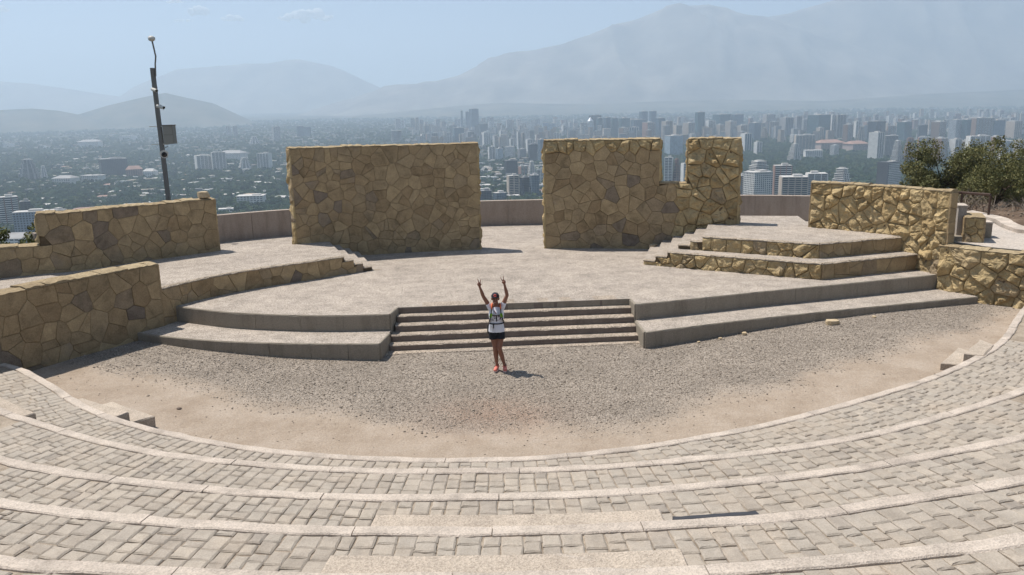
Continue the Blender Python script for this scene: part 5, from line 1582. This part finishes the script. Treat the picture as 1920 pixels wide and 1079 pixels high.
def make_building(name, x, y, z, wid, h, style, colour, label, cat, rnd, group=None):
    rot = rnd.uniform(.25, .7) if style != 'low' else rnd.uniform(.05, .4)
    if rnd.random() < .2: rot = -rnd.uniform(.1, .35)
    asp = rnd.uniform(.45, .9) if style in ('glass', 'bands', 'grid', 'frame') else rnd.uniform(.6, .95)
    W = wid / (abs(math.cos(rot)) + asp * abs(math.sin(rot))); D = W * asp
    root = empty(name, (x, y, z), rot)
    tag(root, label, cat, group)
    body, win, slab_, roof, extra = MB(), MB(), MB(), MB(), MB()
    base = -6.0
    fh = 3.2
    nf = max(1, int(round(h / fh))); fh = h / nf
    wallm = CM.get(colour, CM['grey']); out = {}
    if style == 'glass':
        body.box((0, 0, (h + base) / 2), (W, D, h - base))
        for i in range(1, nf, 1):
            slab_.box((0, 0, i * fh), (W + .35, D + .35, .55))
        nm_ = max(3, int(W / 4.5))
        for i in range(nm_ + 1):
            xx = -W / 2 + W * i / nm_
            for sy in (-1, 1): extra.box((xx, sy * D / 2, h / 2), (.4, .5, h))
        roof.box((0, 0, h + .5), (W + .5, D + .5, 1.0)); roof.box((W * .1, 0, h + 2.5), (W * .45, D * .5, 3.4))
        out = {'wall': (body, GM.get(colour, GM['steel'])), 'floor_band': (slab_, CM.get(colour, CM['grey'])), 'mullion': (extra, CM.get(colour, CM['grey'])), 'roof': (roof, ROOFM if colour != 'dark' else CM['grey'])}
    elif style in ('bands', 'frame'):
        inset = 1.3
        body.box((0, 0, (h + base) / 2), (W - 2 * inset, D - 2 * inset, h - base))
        nb = max(1, int(round(W / 11)))
        for i in range(nf + 1):
            zz_ = i * fh
            if style == 'frame' and i not in (0, nf): continue
            for b_ in range(nb):
                xx = -W / 2 + W * (b_ + .5) / nb
                slab_.box((xx, 0, zz_ + .35), (W / nb * .84, D, 1.15))
        for i in range(nb + 1):
            xx = -W / 2 + W * i / nb
            extra.box((min(max(xx, -W / 2 + .6), W / 2 - .6), 0, (h + base) / 2), (1.5, D - .5, h - base))
        extra.box((0, 0, (h + base) / 2), (W - .6, D * .28, h - base))
        roof.box((0, 0, h + .6), (W - 1, D - 1, .9)); roof.box((rnd.uniform(-.2, .2) * W, 0, h + 2.6), (W * .35, D * .4, 3.4))
        pier = CM['brown'] if colour in ('red', 'beige') and rnd.random() < .5 else wallm
        band = CM['white'] if colour in ('brown', 'red', 'white') or rnd.random() < .3 else wallm
        out = {'wall': (body, WIN), 'balcony': (slab_, band), 'pillar': (extra, wallm if colour not in ('brown',) else CM['brown']), 'roof': (roof, ROOFM)}
        if style == 'frame': out['wall'] = (body, GM['steel'])
    elif style == 'grid':
        body.box((0, 0, (h + base) / 2), (W, D, h - base))
        nw = max(3, int(W / 3.6)); nd = max(2, int(D / 3.6))
        for i in range(nf):
            zz_ = (i + .5) * fh
            for k in range(nw):
                for sy in (-1, 1): win.box((-W / 2 + W * (k + .5) / nw, sy * D / 2, zz_), (W / nw * .56, .16, fh * .55))
            for k in range(nd):
                for sx in (-1, 1): win.box((sx * W / 2, -D / 2 + D * (k + .5) / nd, zz_), (.16, D / nd * .56, fh * .55))
        roof.box((0, 0, h + .5), (W + .4, D + .4, 1.0)); roof.box((W * .15, 0, h + 2), (W * .4, D * .5, 2.6))
        if colour == 'frame': extra.box((-W / 2 - .5, 0, h / 2 + 1), (1.4, D + .6, h + 2)); extra.box((0, 0, h + 1.6), (W + 1.6, D + 1, 1.4))
        out = {'wall': (body, wallm), 'window': (win, WIN), 'roof': (roof, ROOFM), 'frame': (extra, CM['dark'])}
    elif style == 'stepped':
        k = 4; hh = 0
        for q in range(k):
            ww, dd = W * (1 - .16 * q), D * (1 - .13 * q)
            z0_, z1_ = h * (q / k) ** .8, h * ((q + 1) / k) ** .8
            body.box((0, 0, (z0_ + z1_) / 2 + (base / 2 if q == 0 else 0)), (ww - 2, dd - 2, z1_ - z0_ - (base if q == 0 else 0)))
            n_ = max(1, int(round((z1_ - z0_) / 3.2)))
            for i in range(n_ + 1): slab_.box((0, 0, z0_ + (z1_ - z0_) * i / n_ + .3), (ww + .01 * i, dd + .01 * i, 1.2))
            for s_ in (-.32, 0.03, .34): extra.box((ww * s_, 0, (z0_ + z1_) / 2), (ww * .1, dd - .8, z1_ - z0_))
        roof.box((0, 0, h + 1.6), (W * .3, D * .35, 2.6))
        out = {'wall': (body, WIN), 'balcony': (slab_, CM['white'] if colour == 'brown' else wallm), 'pillar': (extra, wallm), 'roof': (roof, TILE if colour == 'red' else ROOFM)}
    elif style in ('round', 'pyramid'):
        n = 16 if style == 'round' else 8
        P = [(math.cos(6.283 * i / n) * wid / 2, math.sin(6.283 * i / n) * wid / 2) for i in range(n)]
        Pi = [(a * .93, b * .93) for a, b in P]
        body.prism(Pi, base, h)
        for i in range(nf + 1): slab_.prism(P, i * fh, i * fh + 1.5)
        if style == 'round': roof.prism([(a * 1.1, b * 1.1) for a, b in P], h + 1.52, h + 3)
        else:
            m0 = len(roof.v); pk = wid * .62
            roof.add([(a * .9, b * .9, h + 1.55) for a, b in P] + [(0, 0, h + pk)], [(i, (i + 1) % n, n) for i in range(n)] + [tuple(range(n))[::-1]])
        out = {'wall': (body, WIN if style == 'round' else GM['pale']), 'floor_band': (slab_, wallm), 'roof': (roof, ROOFM if style == 'round' else plain('shiny_metal_roof', (.75, .75, .76), .3, .5, .6))}
    else:  # low houses and halls
        h_ = max(h * .72, 3.0)
        body.box((0, 0, (h_ + base) / 2), (W * .94, D * .94, h_ - base))
        nl = max(1, int(h_ / 3.4))
        for i in range(nl):
            zz_ = h_ * (i + .55) / nl
            m_ = max(2, int(W / 6))
            for k in range(m_):
                for sy in (-1, 1): win.box((-W * .47 + W * .94 * (k + .5) / m_, sy * D * .47, zz_), (W * .94 / m_ * .7, .3, h_ / nl * .42))
        if rnd.random() < .5 or colour == 'pink':
            roof.add([(-W / 2, -D / 2, h_), (W / 2, -D / 2, h_), (W / 2, D / 2, h_), (-W / 2, D / 2, h_), (-W * .3, 0, h), (W * .3, 0, h)],
                     [(0, 1, 5, 4), (1, 2, 5), (2, 3, 4, 5), (3, 0, 4), (3, 2, 1, 0)])
            rm = TILE if colour in ('red', 'pink') or rnd.random() < .25 else CM['grey'] if rnd.random() < .3 else ROOFM
        else:
            roof.box((0, 0, h_ + .4), (W, D, .8)); roof.box((W * .2, 0, h_ + 1.6), (W * .3, D * .4, 1.8)); rm = ROOFM
        out = {'wall': (body, wallm), 'window': (win, WIN), 'roof': (roof, rm)}
    bparts(root, out)
    return root

rb = random.Random(77)
for (x, y, z, w, h, st_, c_, lab) in CITY:
    nm = {'glass': 'office_tower', 'bands': 'apartment_block', 'grid': 'gridded_block', 'stepped': 'stepped_block', 'round': 'round_tower', 'pyramid': 'pointed_tower', 'frame': 'framed_block', 'low': 'low_building'}[st_]
    make_building(nm, x, y, z, w, h, st_, c_, lab, 'building', rb)
# more houses and blocks, alike from here
occ = [(x, y, w) for x, y, z, w, h, *_ in CITY]
def free(x, y, m):
    return all(abs(x - a) > (w / 2 + m) or abs(y - b) > (w * .6 + m) for a, b, w in occ)
MARKS = [('wide dark glass block', 188, 242), ('grey stepped hotel', 37, 76), ('brown banded office', 0, 42), ('camera pole', 292, 318), ('long striped complex', 366, 426),
         ('white stepped block by the long wall', 447, 473), ('pale villa', 446, 500), ('square black office block', 947, 971), ('blue glass block with fins', 993, 1011), ('wide white block in the gap', 946, 966),
         ('tallest slim tower', 880, 898), ('round grey block', 734, 754), ('three grey slabs', 771, 794), ('tall white tower in the gap', 969, 976), ('pointed white tower', 1100, 1113),
         ('broad teal glass block', 1159, 1181), ('tall teal tower over the pier', 1302, 1320), ('great wide glass slab', 1512, 1555), ('dark glass office', 1624, 1659), ('brown twin tower', 1744, 1771),
         ('wide dark brown block', 1822, 1856), ('striped pale office', 1776, 1800), ('beige twin flats', 1358, 1380), ('grey slender tower', 1488, 1502), ('teal glass block', 1680, 1707)]
seen_labels = set()
def where(x, y, z, colour, style, fallback):
    v = Vector((x, y, z - EYE)); c = v.dot(fwd)
    px_ = 960 + 1500 * v.dot(rt) / c
    kind_ = {'low': 'low house', 'bands': 'banded flats', 'grid': 'plain gridded flats'}[style]
    best = sorted(MARKS, key=lambda m: abs(px_ - (m[1] + m[2]) / 2))[:4]
    far = 'far off' if y > 2900 else 'near' if y < 2000 else 'mid-distance'
    if style != 'low': far = 'farther' if y > 4300 else 'nearer'
    for nm_, a, b in best:
        q = px_ - (a + b) / 2
        rel = 'in line with' if abs(q) < (b - a) / 2 + 2 else ('just ' if abs(q) < 45 else 'well ') + ('left of' if q < 0 else 'right of')
        for w_ in ('%s %s %s %s the %s' % (far, colour, kind_, rel, nm_),):
            if w_ not in seen_labels:
                seen_labels.add(w_); return w_
    return '%s %s %s %s the %s' % (far, colour, kind_, 'somewhere beside', best[0][0])
n = 0; tries = 0
ZONES = [  # bearing range, distance range, count, width, height, styles, label, group
    ((-.62, -.27), (1500, 3300), 70, (14, 32), (5, 9), ('low',), 'low pale house among the trees of the left valley', 'pale houses in the left valley'),
    ((-.05, .06), (1500, 2500), 26, (14, 30), (5, 9), ('low',), 'low house among trees seen in the gap between the walls', 'houses seen in the gap'),
    ((.10, .62), (3300, 5000), 95, (18, 38), (32, 78), ('bands', 'bands', 'grid'), 'mid-rise flats crowded in the belt of towers at right', 'flats in the right tower belt'),
    ((-.1, .12), (3400, 5400), 34, (18, 36), (24, 55), ('bands', 'grid'), 'mid-rise flats crowded around the tallest slim tower', 'flats around the tallest tower'),
]
for (b0, b1), (d0, d1), cnt, ww, hh_, sts, lab, grp in ZONES:
    k = 0
    while k < cnt and tries < 20000:
        tries += 1
        d = rb.uniform(d0, d1); x = d * rb.uniform(b0, b1); w = rb.uniform(*ww)
        if not free(x, d, 6): continue
        occ.append((x, d, w)); s_ = rb.choice(sts)
        c_ = rb.choice(('white', 'white', 'beige', 'grey', 'beige', 'red' if s_ != 'low' else 'white'))
        lab2 = where(x, d, valley_z(d), c_, s_, lab)
        make_building({'low': 'house', 'bands': 'apartment_block', 'grid': 'gridded_block'}[s_], x, d, valley_z(d), w, rb.uniform(*hh_), s_,
                      c_, lab2, 'building' if s_ != 'low' else 'house', rb, grp)
        k += 1
# the fabric of the far city: tiny blocks nobody could count
def m_far(name, c):
    t = NT(name, .85, .2)
    r = t.island()
    z_ = t.sep(t.pos())[2]
    st_ = t.math('LESS_THAN', t.math('FRACT', t.math('DIVIDE', z_, 3.3)), .45)
    col = t.mix(c, t.ramp(r, [(0, (.55, .58, .62)), (.4, (1, .97, .93)), (.75, (.9, .80, .72)), (1, (1.1, 1.1, 1.1))]), 1.0, 'MULTIPLY')
    up_ = t.sep(t.n.new('ShaderNodeNewGeometry').outputs['Normal'])[2]
    f_ = t.math('MULTIPLY', t.math('MULTIPLY', st_, .75), t.math('LESS_THAN', up_, .5))
    t.color(t.mix(col, (.05, .06, .07), f_))
    return t.m
FAR = {k: m_far('far_facade_' + k, WALLC[k]) for k in ('white', 'beige', 'grey')}
mbs = {'white': MB(), 'beige': MB(), 'grey': MB()}
for i in range(5200):
    d = 1500 * (8800 / 1500) ** rb.random() ** .75
    u = rb.uniform(-.68, .72); x = d * u
    park = .18 < u < .52 and 1750 < d < 3250
    if park: continue
    if not free(x, d, 4): continue
    tall = u > -.12 and 3200 < d < 5800 and rb.random() < .62
    w = rb.uniform(8, 22) * (1 + d / 9000); h = rb.uniform(4, 9) if not tall else rb.uniform(14, 66)
    if d < 2500 and u > .1 and rb.random() < .7: continue
    if u < -.1 and d < 4200 and rb.random() < .5: continue
    M_ = mbs[rb.choice(('white', 'white', 'beige', 'grey'))]
    M_.box((x, d, valley_z(d) + h / 2 - 3), (w, w * rb.uniform(.5, 1), h + 6), rz=rb.uniform(-.6, .6))
for k, m_ in mbs.items():
    tag(m_.build('distant_buildings', FAR[k]), 'countless tiny %s buildings of the hazy far city' % k, kind='stuff')

# trees of the valley: one mass of crowns
N = 56000
P = []; SCL = []
while len(P) < N:
    n_ = 20000
    d = 1150 * (8600 / 1150) ** (rng.random(n_) ** .9); u = rng.uniform(-.7, .74, n_)
    x = d * u
    dens = np.array([noise2(a * .0035, b * .0035, 2) for a, b in zip(x[:n_], d[:n_])])
    park = (u > .17) & (u < .62) & (d > 1650) & (d < 3300)
    left = (u < -.1) & (d < 3500)
    keep = rng.random(n_) < np.where(park, 1.0, np.where(left, .85, .40) + .5 * dens)
    for a, b, k in zip(x, d, keep):
        if k: P.append((a, b)); SCL.append(rng.uniform(4.0, 8.0) * (1 + max(0, b - 2500) / 9000))
P = np.array(P[:N]); SCL = np.array(SCL[:N])
ok = np.ones(N, bool)
for a, b, w in occ:
    ok &= ~((np.abs(P[:, 0] - a) < w * .5 + 2) & (np.abs(P[:, 1] - b) < w * .5 + 2))
P, SCL = P[ok], SCL[ok]
me = bpy.data.meshes.new('city_treetops')
me.from_pydata([(a, b, valley_z(b) + s * .35) for (a, b), s in zip(P, SCL)], [], [])
at = me.attributes.new('size', 'FLOAT', 'POINT'); at.data.foreach_set('value', SCL)
at = me.attributes.new('turn', 'FLOAT', 'POINT'); at.data.foreach_set('value', rng.uniform(0, 6.28, len(SCL)))
ct = link(bpy.data.objects.new('city_treetops', me))
tag(ct, 'mass of dark green treetops filling the valley between the buildings', kind='stuff')
def m_crown():
    t = NT('dark_treetops', .9, .1)
    r = t.objrand()
    c = t.ramp(r, [(0, (.011, .029, .016)), (.4, (.020, .050, .022)), (.75, (.038, .072, .030)), (1, (.085, .105, .042))])
    t.color(t.mix(c, t.ramp(t.noise(.35, 4, .7), [(.35, .55), (.65, 1.4)]), 1.0, 'MULTIPLY'))
    return t.m
M['crown'] = m_crown()
ng = bpy.data.node_groups.new('treetops', 'GeometryNodeTree')
ng.interface.new_socket('Geometry', in_out='INPUT', socket_type='NodeSocketGeometry')
ng.interface.new_socket('Geometry', in_out='OUTPUT', socket_type='NodeSocketGeometry')
A = ng.nodes.new
gi, go = A('NodeGroupInput'), A('NodeGroupOutput')
join = A('GeometryNodeJoinGeometry')
gti = A('GeometryNodeGeometryToInstance')
g2 = A('GeometryNodeJoinGeometry')
for v in range(4):
    ico = A('GeometryNodeMeshIcoSphere'); ico.inputs['Radius'].default_value = 1.0; ico.inputs['Subdivisions'].default_value = 4
    sp = A('GeometryNodeSetPosition'); nz_ = A('ShaderNodeTexNoise'); nz_.noise_dimensions = '3D'
    nz_.inputs['Scale'].default_value = 1.6; nz_.inputs['Detail'].default_value = 4; nz_.inputs['Roughness'].default_value = .75
    pos = A('GeometryNodeInputPosition'); addv = A('ShaderNodeVectorMath'); addv.operation = 'ADD'; addv.inputs[1].default_value = (v * 7.3, v * 3.1, v * 1.7)
    ng.links.new(pos.outputs[0], addv.inputs[0]); ng.links.new(addv.outputs[0], nz_.inputs['Vector'])
    mp = A('ShaderNodeMapRange'); mp.inputs[1].default_value = .3; mp.inputs[2].default_value = .7; mp.inputs[3].default_value = .45; mp.inputs[4].default_value = 1.35
    ng.links.new(nz_.outputs[0], mp.inputs[0])
    sc_ = A('ShaderNodeVectorMath'); sc_.operation = 'SCALE'; ng.links.new(pos.outputs[0], sc_.inputs[0]); ng.links.new(mp.outputs[0], sc_.inputs['Scale'])
    tall_ = A('ShaderNodeVectorMath'); tall_.operation = 'MULTIPLY'; tall_.inputs[1].default_value = ((1, 1, .85), (.75, .75, 1.3), (1.1, 1.1, .7), (.9, .9, 1.0))[v]
    ng.links.new(sc_.outputs[0], tall_.inputs[0])
    ng.links.new(ico.outputs['Mesh'], sp.inputs['Geometry']); ng.links.new(tall_.outputs[0], sp.inputs['Position'])
    sm = A('GeometryNodeSetMaterial'); sm.inputs['Material'].default_value = M['crown']
    ng.links.new(sp.outputs[0], sm.inputs[0])
    gi_ = A('GeometryNodeGeometryToInstance'); ng.links.new(sm.outputs[0], gi_.inputs[0]); ng.links.new(gi_.outputs[0], g2.inputs[0])
iop = A('GeometryNodeInstanceOnPoints'); iop.inputs['Pick Instance'].default_value = True
na = A('GeometryNodeInputNamedAttribute'); na.data_type = 'FLOAT'; na.inputs[0].default_value = 'size'
nb_ = A('GeometryNodeInputNamedAttribute'); nb_.data_type = 'FLOAT'; nb_.inputs[0].default_value = 'turn'
cx = A('ShaderNodeCombineXYZ')
ng.links.new(nb_.outputs[0], cx.inputs[2])
ng.links.new(gi.outputs[0], iop.inputs['Points']); ng.links.new(g2.outputs[0], iop.inputs['Instance'])
ng.links.new(na.outputs[0], iop.inputs['Scale'])
e2r = A('FunctionNodeEulerToRotation'); ng.links.new(cx.outputs[0], e2r.inputs[0]); ng.links.new(e2r.outputs[0], iop.inputs['Rotation'])
ng.links.new(iop.outputs[0], go.inputs[0])
ct.modifiers.new('treetops', 'NODES').node_group = ng

# ------------------------------------------------------------------ hills and mountains
def m_mountain(name, a, b, sc):
    t = NT(name, .95, .1)
    t.color(t.ramp(t.noise(sc, 8, .65), [(.35, a), (.65, b)]))
    return t.m
M['mount'] = m_mountain('dry_mountain', (.11, .10, .088), (.26, .235, .20), .0022)
M['hillm'] = m_mountain('wooded_hill', (.035, .045, .03), (.13, .115, .085), .0035)
def ridge(name, label, crest, dist, depth, zbase, mat, nseed, rough=.16, nu=160, nv=40):
    """crest: (bearing x/y, height above eye per metre away); a real ridge with spurs and a back slope"""
    us = np.linspace(crest[0][0], crest[-1][0], nu)
    hs = np.interp(us, [c[0] for c in crest], [c[1] for c in crest]) * dist + EYE
    V, F = [], []
    for j in range(nv + 1):
        q = j / nv                      # 0 foot in front, .6 crest, 1 back foot
        prof = (q / .6) ** 1.25 if q <= .6 else 1 - ((q - .6) / .4) * .8
        for i, u in enumerate(us):
            yy = dist + depth * (q - .6)
            x = u * dist + (yy - dist) * u
            f = mnoise.fractal(Vector((x * .0011, yy * .0011, nseed)), 1.0, 2.1, 6)
            rdg = abs(mnoise.noise(Vector((x * .0016, nseed * 3.1, yy * .0006))))
            env = math.sin(math.pi * min(1, max(0, q)))
            H_ = (hs[i] - zbase)
            z = zbase + H_ * prof + H_ * rough * (f * .5 + (.3 - rdg)) * (env if q < .58 else .25 * env)
            V.append((x, yy, z if j not in (0, nv) else zbase - 30))
    for j in range(nv):
        for i in range(nu - 1):
            a = j * nu + i; F.append((a, a + 1, a + nu + 1, a + nu))
    o = mesh_obj(name, V, F, mat, smooth=True)
    return tag(o, label, kind='structure')


ridge('hill', 'dark wooded low ridge at the far left of the valley', [(-0.82, .012), (-0.697, 0.0157), (-0.619, 0.0173), (-0.58, 0.0185), (-0.548, 0.0153), (-0.522, 0.0097), (-0.47, -0.006)], 7200, 1800, -100, M['hillm'], 1.0, .04, 120, 30)
ridge('hill', 'single pointed hill behind the camera pole', [(-0.60, -0.012), (-0.562, 0.0042), (-0.522, 0.0116), (-0.488, 0.0211), (-0.442, 0.0303), (-0.416, 0.0348), (-0.39, 0.0281), (-0.359, 0.0211), (-0.34, 0.0119), (-0.315, -0.0007), (-0.27, -0.016)], 7700, 2000, -100, M['hillm'], 2.0, .05, 140, 34)
ridge('mountain_range', 'faint mountain ridge at the far left', [(-0.95, .06), (-0.742, 0.0556), (-0.613, 0.0518), (-0.575, 0.0473), (-0.537, 0.0416), (-0.455, 0.0281), (-0.392, 0.0142), (-.33, -.01)], 14000, 2600, -80, M['mount'], 3.0, .08)
ridge('mountain_range', 'faint rounded mountain left of the middle', [(-0.56, -.012), (-0.524, 0.0008), (-0.454, 0.0406), (-0.4, 0.0614), (-0.335, 0.0651), (-0.29, 0.0667), (-0.251, 0.0697), (-0.213, 0.0609), (-0.176, 0.0446), (-0.15, 0.0328), (-0.1, 0.0116), (-0.05, -0.012)], 14400, 2800, -80, M['mount'], 4.0, .18, 200, 50)
ridge('mountain_range', 'great hazy mountain filling the right half of the background', [(-0.31, -0.012), (-0.216, 0.0171), (-0.137, 0.0376), (-0.098, 0.0381), (-0.059, 0.0473), (-0.001, 0.0711), (0.063, 0.0803), (0.127, 0.1005), (0.191, 0.1187), (0.241, 0.1244), (0.273, 0.1147), (0.312, 0.1079), (0.364, 0.0899), (0.482, 0.0506), (0.68, -0.01)], 11300, 3600, -80, M['mount'], 5.0, .22, 260, 70)
ridge('mountain_range', 'second hazy mountain rising out of the photo at right', [(0.12, .03), (0.223, 0.0926), (0.286, 0.1096), (0.312, 0.1079), (0.337, 0.1117), (0.387, 0.1234), (0.437, 0.1309), (0.536, 0.136), (0.61, 0.137), (0.8, 0.137)], 12100, 2900, -80, M['mount'], 6.0, .18, 220, 60)
ridge('foothills', 'brownish foothills behind the city towers', [(-0.3, -.006), (-0.165, 0.0034), (-0.067, 0.011), (-0.015, 0.0144), (0.095, 0.0104), (0.193, 0.0123), (0.29, 0.0116), (0.388, 0.0085), (0.518, 0.0148), (0.628, 0.0177), (0.744, 0.0205), (.85, .02)], 9400, 2800, -60, M['hillm'], 7.0, .06, 200, 30)

# ------------------------------------------------------------------ clouds, above the haze
t = NT('cloud_white', 1.0, 0.0)
_d, _t, _x = t.n.new('ShaderNodeBsdfDiffuse'), t.n.new('ShaderNodeBsdfTranslucent'), t.n.new('ShaderNodeMixShader')
_x.inputs[0].default_value = .4
_d.inputs[0].default_value = _t.inputs[0].default_value = (.97, .97, .97, 1)
t.l.new(_d.outputs[0], _x.inputs[1]); t.l.new(_t.outputs[0], _x.inputs[2]); t.l.new(_x.outputs[0], t.n['Material Output'].inputs[0]); M['cloud'] = t.m
def cloud(cx, d, cz, w, h, seed, label):
    r = random.Random(seed); mb = MB()
    for i in range(18):
        u = r.uniform(-1, 1); s = (1 - u * u) * .75 + .2
        rr = h * .42 * s * r.uniform(.6, 1.15)
        mb.ell((u * w / 2, r.uniform(-.2, .2) * w, h * .42 * s * r.uniform(.1, 1.2)), (rr * r.uniform(1.1, 1.9), rr * 1.3, rr), 14, 9)
    V = [tuple(Vector(v) + mnoise.noise_vector(Vector(v) * (3.2 / h)) * h * .16) for v in mb.v]
    o = mesh_obj('cloud', V, mb.f, M['cloud'], smooth=True); o.location = (cx, d, cz)
    tag(o, label, 'cloud', 'small white clouds')
def cpx(u, s, d): return u * d, d, EYE + s * d
CLOUDS = [(-.239, .1165, 900, 190, 1, 'largest small white cloud left of the middle'), (-.366, .124, 330, 150, 2, 'upright puff of cloud right of the pole top'),
          (-.393, .1375, 230, 60, 3, 'thin cloud scrap at the top edge of the photo'), (-.386, .1125, 320, 50, 4, 'thin slanting cloud wisp right of the pole top'),
          (-.605, .1315, 420, 110, 5, 'cloud scrap in the top left corner'), (-.325, .1165, 380, 90, 6, 'faint cloud between the puff and the largest cloud')]
for u, s, w, h, sd_, lab in CLOUDS:
    x, y, z = cpx(u, s, 16200)
    cloud(x, y, z + (60 if s < .114 else 0), w * 1.22, h * 1.22, sd_, lab)

# ------------------------------------------------------------------ haze
mb = MB(); mb.box((0, 0, (HZ_TOP - 190) / 2), (42400, 42400, HZ_TOP + 190))
hz_ = mb.build('haze', None)
hm = bpy.data.materials.new('haze_air'); hm.use_nodes = True
hm.node_tree.nodes.clear()
ho = hm.node_tree.nodes.new('ShaderNodeOutputMaterial'); hv = hm.node_tree.nodes.new('ShaderNodeVolumePrincipled')
hv.inputs['Color'].default_value = HZ_COL
hv.inputs['Density'].default_value = HZ_DENS
hv.inputs['Anisotropy'].default_value = HZ_ANI
hm.node_tree.links.new(hv.outputs[0], ho.inputs['Volume'])
hz_.data.materials.append(hm)
hm.volume_intersection_method if hasattr(hm, 'volume_intersection_method') else None
tag(hz_, 'pale blue summer haze filling the valley', kind='stuff')
